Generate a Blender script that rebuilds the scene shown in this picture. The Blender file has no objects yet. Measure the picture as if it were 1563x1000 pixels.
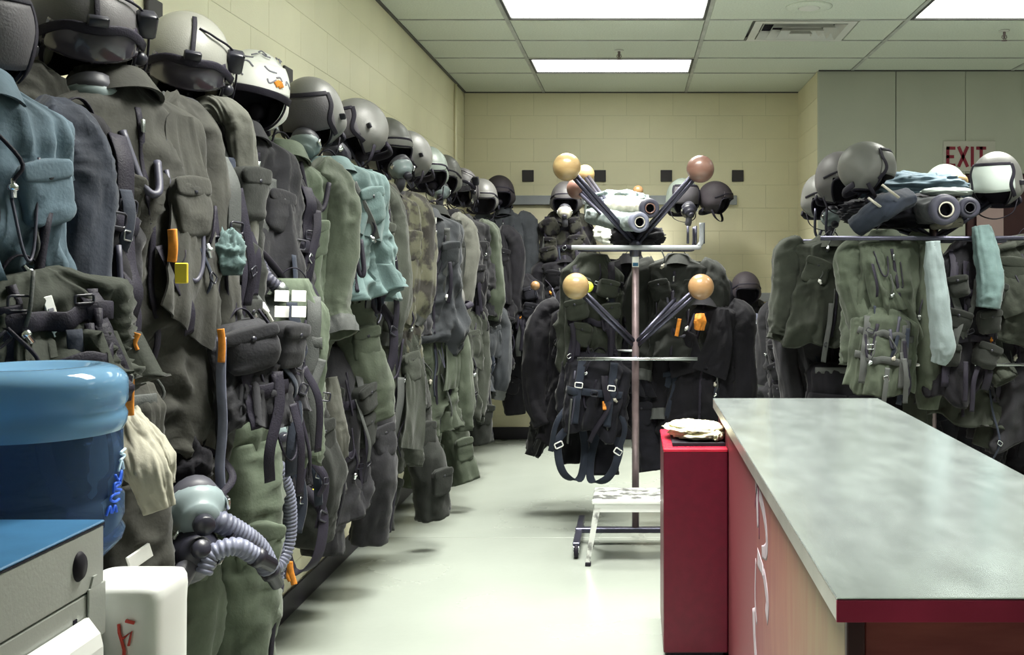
import bpy, bmesh, math, random
import numpy as np
from mathutils import Vector, Matrix

# ------------------------------------------------------------------ camera, light, exposure
S = bpy.context.scene
C = S.collection
CAMH = 1.46
cam_d = bpy.data.cameras.new('camera'); cam = bpy.data.objects.new('camera', cam_d); C.objects.link(cam)
cam.location = (0, 0, CAMH); cam.rotation_euler = (math.pi/2, 0, 0)
cam_d.sensor_width = 36; cam_d.lens = 1600/1563*36
cam_d.shift_x = -(967-781.5)/1563; cam_d.shift_y = -(500-412)/1563
cam_d.clip_start = .05
S.camera = cam
w = bpy.data.worlds.new('world'); S.world = w; w.use_nodes = True
w.node_tree.nodes['Background'].inputs[0].default_value = (.05, .05, .08, 1)
w.node_tree.nodes['Background'].inputs[1].default_value = .3
LIGHT = 5.0                        # glow of the fluorescent diffusers
LAMP = 72.0                        # watts of each ceiling fixture's downward light
S.view_settings.view_transform = 'Standard'
S.view_settings.look = 'None'
S.view_settings.gamma = 1
S.view_settings.use_curve_mapping = False
S.view_settings.exposure = 0.12

F = 1600.0
def P(px, py, Y):                 # measure: photograph pixel at a given depth -> metres
    return ((px-967)/F*Y, Y, CAMH-(py-412)/F*Y)

# ------------------------------------------------------------------ materials
M = {}
def mat(name, col, rough=.7, metal=0, var=.25, vscale=6, bump=.0, bscale=60, col2=None, coat=0, trans=0, sheen=0, emit=0,
        stretch=(1,1,1), rvar=0, ior=1.45, detail=4, thr=None, ws=None):
    m = bpy.data.materials.new(name); m.use_nodes = True; M[name] = m
    nt = m.node_tree; N = nt.nodes; L = nt.links; b = N['Principled BSDF']
    tc = N.new('ShaderNodeTexCoord'); mp = N.new('ShaderNodeMapping'); mp.inputs['Scale'].default_value = stretch
    L.new(tc.outputs['Object'], mp.inputs[0])
    no = N.new('ShaderNodeTexNoise'); no.inputs['Scale'].default_value = vscale; no.inputs['Detail'].default_value = detail
    L.new(mp.outputs[0], no.inputs['Vector'])
    rp = N.new('ShaderNodeValToRGB')
    if thr: rp.color_ramp.elements[0].position, rp.color_ramp.elements[1].position = thr
    else: rp.color_ramp.elements[0].position, rp.color_ramp.elements[1].position = .3, .7
    c2 = col2 if col2 else tuple(c*(1-var) for c in col)
    c1 = col if col2 else tuple(min(1, c*(1+var*.6)) for c in col)
    rp.color_ramp.elements[0].color = (*c2, 1); rp.color_ramp.elements[1].color = (*c1, 1)
    L.new(no.outputs['Fac'], rp.inputs[0]); L.new(rp.outputs[0], b.inputs['Base Color'])
    b.inputs['Roughness'].default_value = rough; b.inputs['Metallic'].default_value = metal
    b.inputs['IOR'].default_value = ior
    b.inputs['Coat Weight'].default_value = coat
    if max(col) < .045 and rough > .5: b.inputs['Specular IOR Level'].default_value = .2
    b.inputs['Transmission Weight'].default_value = trans
    b.inputs['Sheen Weight'].default_value = sheen
    if rvar:
        mr = N.new('ShaderNodeMapRange'); mr.inputs[3].default_value = rough-rvar; mr.inputs[4].default_value = rough+rvar
        L.new(no.outputs['Fac'], mr.inputs[0]); L.new(mr.outputs[0], b.inputs['Roughness'])
    if bump:
        n2 = N.new('ShaderNodeTexNoise'); n2.inputs['Scale'].default_value = bscale; n2.inputs['Detail'].default_value = 5
        L.new(mp.outputs[0], n2.inputs['Vector'])
        bp = N.new('ShaderNodeBump'); bp.inputs['Strength'].default_value = 1; bp.inputs['Distance'].default_value = bump
        L.new(n2.outputs['Fac'], bp.inputs['Height']); L.new(bp.outputs[0], b.inputs['Normal'])
    if emit:
        b.inputs['Emission Color'].default_value = (1, 1, 1, 1) if not ws else (*ws, 1)
        b.inputs['Emission Strength'].default_value = emit
    return m
def cloth(name, col, var=.35, rough=.8, col2=None, vscale=9, thr=None, sheen=.15):
    K = .37; col = tuple(c*K for c in col); col2 = tuple(c*K for c in col2) if col2 else None
    m = mat(name, col, rough, 0, var, vscale, .0010, 120, col2=col2, sheen=sheen*.6, thr=thr)
    nt = m.node_tree; N = nt.nodes; L = nt.links; b = N['Principled BSDF']; b.inputs['Specular IOR Level'].default_value = .22
    fine = b.inputs['Normal'].links[0].from_node; tc = [n for n in N if n.type == 'TEX_COORD'][0]
    wn = N.new('ShaderNodeTexNoise'); wn.inputs['Scale'].default_value = 4; L.new(tc.outputs['Object'], wn.inputs['Vector'])
    mx = N.new('ShaderNodeMix'); mx.data_type = 'VECTOR'; mx.inputs[0].default_value = .22; L.new(tc.outputs['Object'], mx.inputs[4]); L.new(wn.outputs['Color'], mx.inputs[5])
    mp = N.new('ShaderNodeMapping'); mp.inputs['Scale'].default_value = (1,1,.45); mp.inputs['Rotation'].default_value = (0,.5,0); L.new(mx.outputs[1], mp.inputs[0])
    rn = N.new('ShaderNodeTexNoise'); rn.noise_type = 'RIDGED_MULTIFRACTAL'; rn.inputs['Scale'].default_value = 9; rn.inputs['Detail'].default_value = 3; L.new(mp.outputs[0], rn.inputs['Vector'])
    bp = N.new('ShaderNodeBump'); bp.inputs['Strength'].default_value = .8; bp.inputs['Distance'].default_value = .016
    L.new(rn.outputs['Fac'], bp.inputs['Height']); L.new(fine.outputs[0], bp.inputs['Normal']); L.new(bp.outputs[0], b.inputs['Normal'])
    return m

mat('wall_paint', (.80,.75,.54), .42, bump=.0012, bscale=220, var=.04, vscale=3)
mat('wall_gloss', (.84,.80,.58), .34, bump=.0010, bscale=160, var=.04, vscale=3)
mat('wall_grey', (.46,.47,.40), .55, bump=.0008, bscale=150, var=.04, vscale=3)
mat('mortar', (.62,.60,.42), .8, var=.1)
mat('floor_paint', (.25,.275,.245), .26, var=.08, vscale=1.1, bump=.0006, bscale=30, rvar=.10, detail=8)
mat('joint_dark', (.22,.24,.2), .9)
mat('base_rubber', (.016,.013,.022), .45, var=.2)
mat('tile', (.60,.64,.55), .9, var=.10, vscale=90, bump=.0025, bscale=120)
mat('tee', (.42,.43,.40), .5)
mat('tee_dark', (.06,.06,.06), .5)
mat('diffuser', (.9,.9,.9), .5, var=0, emit=LIGHT, ws=(.98,1,.93))
mat('light_frame', (.7,.72,.68), .4)
mat('grille', (.62,.62,.58), .4, var=.05)
mat('dark_hole', (.012,.010,.018), .9)  # near-black colour stands in for shade inside the vent and the slot
mat('plate_dark', (.035,.03,.035), .5)
mat('rail_grey', (.33,.35,.38), .45, var=.1)
mat('steel', (.55,.58,.60), .28, 1, var=.15, rvar=.08)
mat('tube_dark', (.09,.09,.13), .35, .8, var=.3)
mat('pole_brown', (.20,.15,.16), .42, .5, var=.3, vscale=14)
mat('chrome', (.75,.77,.8), .15, 1, var=.05)
mat('counter_steel', (.74,.83,.83), .20, .85, var=.12, vscale=5, stretch=(2.5,1,1), rvar=.06, bump=.00025, bscale=9, detail=6)
mat('counter_edge', (.55,.045,.12), .3, .2, var=.25, vscale=5)
mat('counter_side', (.50,.48,.46), .35, .8, var=.3, vscale=4)
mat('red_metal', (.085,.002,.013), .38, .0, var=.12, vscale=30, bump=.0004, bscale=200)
mat('red_top', (.46,.02,.045), .25, .0, var=.2, vscale=12)  # overhead light put into the colour: brighter red than the cabinet sides
mat('aluminium', (.62,.64,.62), .42, .75, var=.55, vscale=18, rvar=.1, thr=(.4,.52))
mat('alu_bright', (.85,.87,.86), .35, .5, var=.05)
mat('rubber', (.015,.013,.02), .6)
mat('strap_black', (.02,.018,.028), .62, var=.3, bump=.0012, bscale=250)  # violet tint, as in the other near-blacks, paints in the purple shadow tone
mat('strap_grey', (.055,.06,.058), .7, var=.3, bump=.0012, bscale=250)
mat('orange', (.72,.26,.03), .7, var=.4, vscale=40)
mat('yellow', (.85,.66,.05), .6, var=.15)
mat('white_label', (.88,.88,.86), .6, var=.05, vscale=40)
mat('label_ink', (.25,.25,.3), .7)
mat('hose_grey', (.15,.16,.22), .45, var=.35, vscale=14)
mat('hose_dark', (.05,.05,.075), .5, var=.3)
mat('mask_rubber', (.06,.06,.075), .5, var=.3)
mat('mask_shell', (.20,.25,.26), .4, var=.2)
mat('mask_black', (.02,.02,.03), .35, var=.2)
mat('helmet_grey', (.155,.155,.15), .42, var=.10, vscale=7, bump=.0006, bscale=300)
mat('helmet_light', (.25,.25,.225), .4, var=.08, vscale=7, bump=.0006, bscale=300)
mat('helmet_mid', (.095,.09,.095), .5, var=.15, vscale=7, bump=.0006, bscale=300)
mat('helmet_dark', (.04,.034,.04), .6, var=.2, bump=.001, bscale=200)
mat('helmet_pale', (.17,.20,.18), .4, var=.10)
mat('helmet_white', (.86,.87,.84), .35, var=.03)
mat('visor_cover', (.07,.065,.075), .6, var=.2, bump=.001, bscale=200)
mat('visor_pale', (.55,.62,.60), .35, var=.1)
mat('visor_tint', (.05,.045,.06), .12, var=.1, coat=.5)
mat('liner', (.012,.011,.016), .9)
mat('pad_tan', (.42,.40,.34), .8, var=.2)
mat('wood_ball', (.36,.21,.10), .32, var=.4, col2=(.24,.13,.06), vscale=7, stretch=(1,1,4), coat=.4)
mat('wood_pale', (.40,.29,.13), .35, var=.4, col2=(.26,.17,.08), vscale=7, stretch=(1,1,3), coat=.4)
mat('wood_red', (.20,.11,.085), .4, var=.4, col2=(.13,.06,.05), vscale=7, stretch=(1,1,4), coat=.3)
mat('ball_white', (.8,.82,.76), .4, var=.08)
mat('ball_yellow', (.80,.90,.05), .6, var=.1)
mat('cab_grey', (.36,.375,.35), .42, .0, var=.06, vscale=5, bump=.0003, bscale=200)
mat('cab_blue', (.045,.16,.32), .38, var=.12, vscale=20)
mat('plastic_white', (.90,.91,.89), .3, var=.02)
mat('red_mark', (.7,.08,.06), .5)
mat('bottle_blue', (.30,.50,.80), .06, trans=.90, var=.04, ior=1.06)
mat('bottle_heel', (.26,.52,.80), .10, trans=.45, var=.04, ior=1.15, coat=.5)
mat('bottle_water', (.42,.48,.80), .03, trans=.97, var=.05, ior=1.16)
mat('bottle_ink', (.02,.12,.75), .5)
mat('bottle_ink_pale', (.55,.75,.95), .5)
mat('exit_red', (.22,.01,.03), .5)
mat('exit_plate', (.50,.48,.43), .5, var=.04)
mat('door_maroon', (.055,.018,.022), .5, var=.2)
mat('notice_pink', (.48,.34,.34), .7, var=.06)
mat('paper_cloth', (.82,.80,.58), .85, var=.12, vscale=12)
mat('paint_white', (.36,.30,.34), .7, var=.2, vscale=30)
mat('paint_maroon', (.13,.01,.05), .7)
cloth('sage', (.155,.19,.135)); cloth('sage_light', (.24,.30,.215)); cloth('olive', (.072,.084,.064)); cloth('brown_olive', (.092,.092,.078), var=.5)
cloth('dark_olive', (.038,.043,.038)); cloth('navy', (.022,.022,.036), var=.4); cloth('near_black', (.013,.012,.02), var=.4)  # purple of the shadows hinted at in these dark cloth colours
cloth('blue_grey', (.24,.36,.46)); cloth('teal_light', (.24,.37,.37)); cloth('denim_dark', (.055,.07,.11)); cloth('tan_grey', (.24,.245,.21), var=.3)
cloth('slate', (.075,.085,.10)); cloth('white_cloth', (.85,.82,.66), var=.08); cloth('silver_cloth', (.55,.68,.70), var=.2, rough=.5)
cloth('charcoal', (.05,.05,.06), var=.4); cloth('camo', (.19,.19,.125), col2=(.055,.05,.042), vscale=13, thr=(.44,.54))
cloth('camo_dark', (.10,.10,.08), col2=(.025,.022,.03), vscale=16, thr=(.44,.54))
# worn paint over plywood for the counter's flank
m = mat('ply_worn', (.36,.22,.13), .5, var=.2, vscale=4)
nt = m.node_tree; N = nt.nodes; L = nt.links; b = N['Principled BSDF']
tc = N.new('ShaderNodeTexCoord'); sp = N.new('ShaderNodeSeparateXYZ'); L.new(tc.outputs['Object'], sp.inputs[0])
mp = N.new('ShaderNodeMapping'); mp.inputs['Scale'].default_value = (1, 7, 1.2); L.new(tc.outputs['Object'], mp.inputs[0])
no = N.new('ShaderNodeTexNoise'); no.inputs['Scale'].default_value = 4; no.inputs['Detail'].default_value = 7; L.new(mp.outputs[0], no.inputs['Vector'])
ma = N.new('ShaderNodeMath'); ma.operation = 'MULTIPLY_ADD'; ma.inputs[1].default_value = .9; L.new(no.outputs['Fac'], ma.inputs[0]); L.new(sp.outputs['Y'], ma.inputs[2])
rp = N.new('ShaderNodeValToRGB'); e = rp.color_ramp.elements
mr = N.new('ShaderNodeMapRange'); mr.inputs[1].default_value = 2.1; mr.inputs[2].default_value = 4.4; L.new(ma.outputs[0], mr.inputs[0])
e[0].position = .08; e[0].color = (.29,.21,.115,1); e[1].position = .62; e[1].color = (.17,.03,.04,1)
q = e.new(.34); q.color = (.26,.10,.07,1)
L.new(mr.outputs[0], rp.inputs[0]); L.new(rp.outputs[0], b.inputs['Base Color'])
mat('ply_red', (.36,.09,.08), .45, var=.3, col2=(.22,.04,.045), vscale=5, stretch=(1,1,6))

# ------------------------------------------------------------------ noise
def _h(ix, iy, iz, s):
    n = (ix*374761393 + iy*668265263 + iz*2147483647 + s*144665) & 0xffffffff
    n = ((n ^ (n >> 13)) * 1274126177) & 0xffffffff
    n = ((n ^ (n >> 16)) * 2246822519) & 0xffffffff
    return ((n ^ (n >> 15)) & 0xffff) / 65535.0
def noise(p, s=0):
    i = np.floor(p).astype(np.int64); f = p-i; f = f*f*f*(f*(f*6-15)+10)
    x, y, z = i[...,0], i[...,1], i[...,2]; r = 0
    for dx in (0,1):
        wx = f[...,0] if dx else 1-f[...,0]
        for dy in (0,1):
            wy = f[...,1] if dy else 1-f[...,1]
            for dz in (0,1):
                wz = f[...,2] if dz else 1-f[...,2]
                r = r + wx*wy*wz*_h(x+dx, y+dy, z+dz, s)
    return r
def fold(p, s=0):
    """creased drapery: ridged noise with a warped domain, about -1..1"""
    wv = np.stack([noise(p*.7+11, s+1), noise(p*.7+37, s+2), noise(p*.7+71, s+3)], -1)-.5
    q = p + wv*1.3
    n = noise(q, s); r = 1-np.abs(2*n-1)*1.6
    n2 = noise(q*2.3+5, s+5); r2 = 1-np.abs(2*n2-1)*1.6
    return r*.75 + r2*.35 - .15

# ------------------------------------------------------------------ mesh building
class MB:
    def __init__(s): s.v = []; s.q = []; s.t = []; s.n = 0
    def add(s, V, Q=None, T=None):
        V = np.asarray(V, float).reshape(-1, 3)
        if Q is not None and len(Q): s.q.append(np.asarray(Q, int)+s.n)
        if T is not None and len(T): s.t.append(np.asarray(T, int)+s.n)
        s.v.append(V); s.n += len(V); return s
    def grid(s, V, wrap=True, cap0=False, cap1=False):
        m, n, _ = V.shape
        i = np.arange(m-1)[:,None]; j = np.arange(n if wrap else n-1)[None,:]; k = (j+1) % n
        Q = np.stack([i*n+j, i*n+k, (i+1)*n+k, (i+1)*n+j], -1).reshape(-1,4)
        T = []; vs = [V.reshape(-1,3)]; nv = m*n
        if cap0:
            c = V[0].mean(0); vs.append(c[None]); T += [[nv, (a+1) % n, a] for a in range(n)]; nv += 1
        if cap1:
            c = V[-1].mean(0); vs.append(c[None]); T += [[nv, (m-1)*n+a, (m-1)*n+(a+1) % n] for a in range(n)]; nv += 1
        return s.add(np.concatenate(vs), Q, T)
    def tube(s, path, r, n=10, caps=True, rb=None, side=None, power=2, close=False):
        V, _, _ = sweep(path, r, n, rb, side, power)
        if close: V = np.concatenate([V, V[:1]])
        return s.grid(V, True, caps and not close, caps and not close)
    def box(s, x0, x1, y0, y1, z0, z1, c=0.0):
        if c <= 0:
            V = [(x,y,z) for x in (x0,x1) for y in (y0,y1) for z in (z0,z1)]
            return s.add(V, [(0,1,3,2),(4,6,7,5),(0,4,5,1),(2,3,7,6),(0,2,6,4),(1,5,7,3)])
        X = (x0,x1); Y = (y0,y1); Z = (z0,z1); V = []
        idx = {}
        for a in (0,1):
            for b_ in (0,1):
                for d in (0,1):
                    sx, sy, sz = (1,-1)[a], (1,-1)[b_], (1,-1)[d]
                    idx[a,b_,d,0] = len(V); V.append((X[a], Y[b_]+sy*c, Z[d]+sz*c))
                    idx[a,b_,d,1] = len(V); V.append((X[a]+sx*c, Y[b_], Z[d]+sz*c))
                    idx[a,b_,d,2] = len(V); V.append((X[a]+sx*c, Y[b_]+sy*c, Z[d]))
        Q = []; T = []
        for a in (0,1):
            f = 1 if a else -1
            o = lambda l: l if f > 0 else l[::-1]
            Q.append(o([idx[a,0,0,0], idx[a,1,0,0], idx[a,1,1,0], idx[a,0,1,0]]))
            Q.append(o([idx[0,a,0,1], idx[0,a,1,1], idx[1,a,1,1], idx[1,a,0,1]]))
            Q.append(o([idx[0,0,a,2], idx[1,0,a,2], idx[1,1,a,2], idx[0,1,a,2]]))
        for a in (0,1):
            for b_ in (0,1):
                f = (a+b_) % 2 == 0
                o = lambda l: l if f else l[::-1]
                Q.append(o([idx[a,b_,0,0], idx[a,b_,0,1], idx[a,b_,1,1], idx[a,b_,1,0]]))
                Q.append(o([idx[a,0,b_,0], idx[a,1,b_,0], idx[a,1,b_,2], idx[a,0,b_,2]]))
                Q.append(o([idx[0,a,b_,1], idx[0,a,b_,2], idx[1,a,b_,2], idx[1,a,b_,1]]))
        for a in (0,1):
            for b_ in (0,1):
                for d in (0,1): T.append([idx[a,b_,d,0], idx[a,b_,d,1], idx[a,b_,d,2]])
        return s.add(V, Q, T)
    def lathe(s, prof, n=24, o=(0,0,0), axis='z', cap=True):
        prof = np.array(prof, float); th = np.linspace(0, 2*math.pi, n, endpoint=False)
        V = np.zeros((len(prof), n, 3))
        V[...,0] = prof[:,0,None]*np.cos(th); V[...,1] = prof[:,0,None]*np.sin(th); V[...,2] = prof[:,1,None]
        if axis == 'y': V = V[..., [0,2,1]]
        if axis == 'x': V = V[..., [2,0,1]]
        return s.grid(V+np.array(o), True, cap and prof[0,0] > 1e-5, cap and prof[-1,0] > 1e-5)
    def sphere(s, c, r, n=20, m=12, sc=(1,1,1)):
        a = np.linspace(-math.pi/2, math.pi/2, m); prof = np.stack([np.cos(a)*r, np.sin(a)*r], 1); prof[0,0] = prof[-1,0] = 1e-4*r+1e-6
        k = MB().lathe(prof, n); V = np.concatenate(k.v)*np.array(sc)+np.array(c)
        return s.add(V, np.concatenate(k.q), np.concatenate(k.t) if k.t else None)
    def move(s, loc=(0,0,0), rot=None):
        V = np.concatenate(s.v)
        if rot is not None:
            R = np.array(Matrix(rot) if not isinstance(rot, tuple) else __import__('mathutils').Euler(rot).to_matrix()); V = V @ R.T
        V = V + np.array(loc); s.v = [V]; return s
    def build(s, name, m, parent=None, smooth=True, link=True):
        V = np.concatenate(s.v); me = bpy.data.meshes.new(name)
        Q = np.concatenate(s.q) if s.q else np.zeros((0,4), int); T = np.concatenate(s.t) if s.t else np.zeros((0,3), int)
        me.vertices.add(len(V)); me.vertices.foreach_set('co', V.astype(np.float32).ravel())
        me.loops.add(Q.size+T.size); me.loops.foreach_set('vertex_index', np.concatenate([Q.ravel(), T.ravel()]).astype(np.int32))
        me.polygons.add(len(Q)+len(T))
        ls = np.concatenate([np.arange(len(Q))*4, Q.size+np.arange(len(T))*3]).astype(np.int32)
        me.polygons.foreach_set('loop_start', ls)
        me.polygons.foreach_set('use_smooth', np.full(len(Q)+len(T), smooth))
        me.update(calc_edges=True); me.validate()
        me.materials.append(M[m] if isinstance(m, str) else m)
        o = bpy.data.objects.new(name, me); C.objects.link(o)
        if parent: o.parent = parent
        return o

def sweep(path, r, n=10, rb=None, side=None, power=2):
    p = np.asarray(path, float); m = len(p)
    t = np.gradient(p, axis=0); t /= np.linalg.norm(t, axis=1)[:,None]+1e-9
    sd = np.array(side, float) if side is not None else (np.array([1,0,0.]) if abs(t[0,0]) < .8 else np.array([0,1,0.]))
    U = np.zeros((m,3)); u = sd
    for i in range(m):
        if side is not None: u = sd
        u = u - t[i]*np.dot(u, t[i]); l = np.linalg.norm(u); u = u/(l+1e-9); U[i] = u
    W = np.cross(t, U)
    r = np.broadcast_to(np.asarray(r, float), (m,)); rb = r if rb is None else np.broadcast_to(np.asarray(rb, float), (m,))
    th = np.linspace(0, 2*math.pi, n, endpoint=False); c, s_ = np.cos(th), np.sin(th)
    if power != 2:
        c, s_ = np.sign(c)*np.abs(c)**(2/power), np.sign(s_)*np.abs(s_)**(2/power)
    V = p[:,None,:] + U[:,None,:]*(r[:,None]*c)[...,None] + W[:,None,:]*(rb[:,None]*s_)[...,None]
    D = U[:,None,:]*c[None,:,None] + W[:,None,:]*s_[None,:,None]; D = D/(np.linalg.norm(D, axis=-1, keepdims=True)+1e-9)
    return V, D, th
def spline(pts, m):
    p = np.array(pts, float); k = len(p)
    pp = np.concatenate([[2*p[0]-p[1]], p, [2*p[-1]-p[-2]]]); out = []
    for x in np.linspace(0, k-1, m):
        i = min(int(x), k-2); f = x-i; a, b_, c, d = pp[i:i+4]
        out.append(.5*((2*b_)+(-a+c)*f+(2*a-5*b_+4*c-d)*f*f+(-a+3*b_-3*c+d)*f**3))
    return np.array(out)
def interp(xs, ys, t): 
    # smooth monotone-ish interpolation
    xs = np.array(xs, float); ys = np.array(ys, float); t = np.asarray(t, float)
    i = np.clip(np.searchsorted(xs, t, side='right')-1, 0, len(xs)-2)
    f = np.clip((t-xs[i])/(xs[i+1]-xs[i]), 0, 1); f = f*f*(3-2*f)
    return ys[i]*(1-f)+ys[i+1]*f

def tag(o, label=None, cat=None, group=None, kind=None):
    if label: o['label'] = label
    if cat: o['category'] = cat
    if group: o['group'] = group
    if kind: o['kind'] = kind
    return o
def tilt(t, seed, k=6):
    r = random.Random(seed*31+7); t.rotation_euler[0] = math.radians(r.uniform(-1, k*.5)); t.rotation_euler[1] = math.radians(r.uniform(-k, k))
def thing(name, label, cat, loc=(0,0,0), rz=0, group=None, rot=None):
    o = bpy.data.objects.new(name, None); C.objects.link(o); o.empty_display_size = .1
    o.location = loc; o.rotation_euler = rot if rot else (0, 0, math.radians(rz))
    return tag(o, label, cat, group)
def inst(o, loc, parent, name=None):
    c = o.copy(); C.objects.link(c); c.parent = parent; c.location = loc
    return c

# ------------------------------------------------------------------ room
XL, XR, YB, YR, H = -1.46, 1.42, 9.04, 8.05, 2.99
YN, XE = -1.6, 4.6
def struct(name, mb, m, smooth=False): return tag(mb.build(name, m, smooth=smooth), kind='structure')

fl = struct('floor', MB().box(XL-.1, XE+.1, YN-.1, YB+.1, -.12, -.012), 'joint_dark')
for y0, y1 in ((YN, 1.99), (2.0, 5.716), (5.722, YB)):
    MB().box(XL, XE, y0, y1, -.03, 0, .0015).build('floor_slab', 'floor_paint', fl, smooth=False)
wl = struct('wall_left', MB().box(XL-.15, XL-.002, YN, YB+.15, 0, H), 'mortar')
wb = struct('wall_back', MB().box(XL, XR+.12, YB+.002, YB+.15, 0, H), 'mortar')
wr = struct('wall_return', MB().box(XR+.002, XR+.12, YR+.03, YB, 0, H), 'mortar')
blk = None
def blocks(parent, horizontal, fixed, a0, a1, m, rows=range(15), sign=1):
    bw, bh, g = .40, H/15, .0022
    data = {}
    for r in rows:
        off = 0 if r % 2 else -.2
        a = a0+off
        while a < a1-.02:
            s0, s1 = max(a, a0), min(a+bw, a1)
            if s1-s0 > .03:
                key = round(s1-s0, 3)
                if key not in data:
                    mb = MB()
                    if horizontal: mb.box(g/2, key-g/2, .0015, .03, g/2, bh-g/2, .0008)
                    else: mb.box(-.015, .0115, g/2, key-g/2, g/2, bh-g/2, .0008)
                    o = mb.build('block', m, parent, smooth=False); data[key] = o
                else:
                    o = data[key].copy(); C.objects.link(o); o.parent = parent
                o.location = (s0, fixed, r*bh) if horizontal else (fixed, s0, r*bh)
            a += bw
blocks(wb, True, YB-.003, XL, XR, 'wall_paint')
blocks(wl, False, XL-.012, 1.6, YB, 'wall_gloss')
MB().box(XL-.03, XL+.003, YN, 1.598, 0, H).build('wall_panel', 'wall_gloss', wl, smooth=False)
blocks(wr, False, XR+.012, YR+.03, YB, 'wall_paint')
wf = struct('wall_right', MB().box(XR, XE+.1, YR+.035, YR+.15, 0, H), 'joint_dark')
for x0, x1, z0 in ((XR-.003, 2.012, 0), (2.018, 2.548, 0), (2.552, 3.60, 2.20), (3.604, XE, 0)):
    MB().box(x0, x1, YR, YR+.034, z0, H, .002).build('wall_panel', 'wall_grey', wf, smooth=False)
we = struct('wall_east', MB().box(XE, XE+.1, YN, YR+.1, 0, H), 'wall_grey')
wn = struct('wall_near', MB().box(XL-.1, XE+.1, YN-.1, YN, 0, H), 'wall_grey')
bl = struct('baseboard_left', MB().box(XL, XL+.012, YN, YB, 0, .105, .003), 'base_rubber')
bb = struct('baseboard_back', MB().box(XL+.012, XR, YB-.014, YB-.002, 0, .105, .003), 'base_rubber')
br = struct('baseboard_right', MB().box(XR-.016, XR-.002, YR, YB-.015, 0, .105, .003), 'base_rubber')
# wall conduit at the far end of the left wall
tr = struct('trim_1', MB().tube([(XL+.014, 8.52, z) for z in np.linspace(.11, 2.97, 8)], .012, 8), 'wall_gloss', True)

# door below the sign
d = struct('door_1', MB().box(2.56, 3.59, YR+.03, YR+.05, 0, 2.19), 'door_maroon')
MB().box(2.56, 2.61, YR-.012, YR+.03, 0, 2.19, .003).build('door_frame', 'door_maroon', d, smooth=False)
MB().box(3.54, 3.59, YR-.012, YR+.03, 0, 2.19, .003).build('door_frame', 'door_maroon', d, smooth=False)
MB().box(2.611, 3.539, YR-.012, YR+.03, 2.14, 2.19, .003).build('door_frame', 'door_maroon', d, smooth=False)
MB().box(2.63, 3.52, YR+.0, YR+.03, .01, 2.13, .003).build('door_leaf', 'door_maroon', d, smooth=False)
k = thing('door_notice', 'pinkish notice sheet with a dark upright mark fixed on the maroon door', 'notice', (2.635, YR-.004, 1.45))
MB().box(0, .205, 0, .003, 0, .56, .001).build('sheet', 'notice_pink', k, smooth=False)
MB().box(.082, .096, -.002, 0, .20, .31).build('printed_mark', 'door_maroon', k, smooth=False)

# exit sign
ex = thing('exit_sign', 'EXIT sign in maroon letters above the door', 'sign', (2.375, YR-.013, 2.215))
MB().box(0, .40, 0, .012, 0, .235, .003).build('sign_plate', 'exit_plate', ex, smooth=False)
def bar(a, b_, wd, y0=-.004, y1=0.0):
    a = np.array(a, float); b_ = np.array(b_, float); dr = (b_-a)/np.linalg.norm(b_-a); nn = np.array([-dr[1], dr[0]])*wd/2
    c = [a-nn, b_-nn, b_+nn, a+nn]
    V = [(p[0], y, p[1]) for y in (y0, y1) for p in c]
    return V, [(0,1,2,3),(7,6,5,4),(0,4,5,1),(1,5,6,2),(2,6,7,3),(3,7,4,0)]
s_ = .024; hh = .155; zb = .035
L_ = {'E': [((.012,0),(.012,hh)), ((0,s_/2),(.07,s_/2)), ((0,hh/2),(.06,hh/2)), ((0,hh-s_/2),(.07,hh-s_/2))],
      'X': [((.006,0),(.076,hh)), ((.076,0),(.006,hh))], 'I': [((.012,0),(.012,hh))],
      'T': [((.038,0),(.038,hh)), ((0,hh-s_/2),(.076,hh-s_/2))]}
xx = .022
for ch, adv in (('E',.088),('X',.10),('I',.042),('T',.09)):
    mb = MB()
    for a, b_ in L_[ch]: mb.add(*bar((xx+a[0], zb+a[1]), (xx+b_[0], zb+b_[1]), s_))
    mb.build('letter', 'exit_red', ex, smooth=False); xx += adv

# ceiling: grid, tiles
cl = struct('ceiling', MB().box(XL-.1, XE+.1, YN-.1, YB+.1, H+.05, H+.12), 'tee')
cols = [XL, -.774, .452, 1.678, 2.904, 4.13, XE]
rows = [YB, 8.16] + [8.16-.58*i for i in range(1, 18)]
rows = [r for r in rows if r > YN] + [YN]
troffers = {(1,1): 0, (1,4): 0, (1,7): 1, (1,10): 1, (3,4): 0, (3,7): 1, (3,10): 1}
vent_cell = (2, 3)
tees = MB()
for x in cols[1:-1]: tees.box(x-.012, x+.012, YN, YB, H-.002, H+.02)
for y in rows[1:-1]:
    tees.box(XL, XE, y-.012, y+.012, H-.0015, H+.02)
g_ = tees.build('ceiling_grid', 'tee', cl, smooth=False)
edge = MB().box(XL, XL+.02, YN, YB, H-.006, H+.02); edge.box(XL, XR, YB-.02, YB, H-.006, H+.02).box(XR-.0, XE, YR-.02, YR, H-.006, H+.02)
edge.build('wall_angle', 'tee_dark', cl, smooth=False)
tcache = {}
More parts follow.
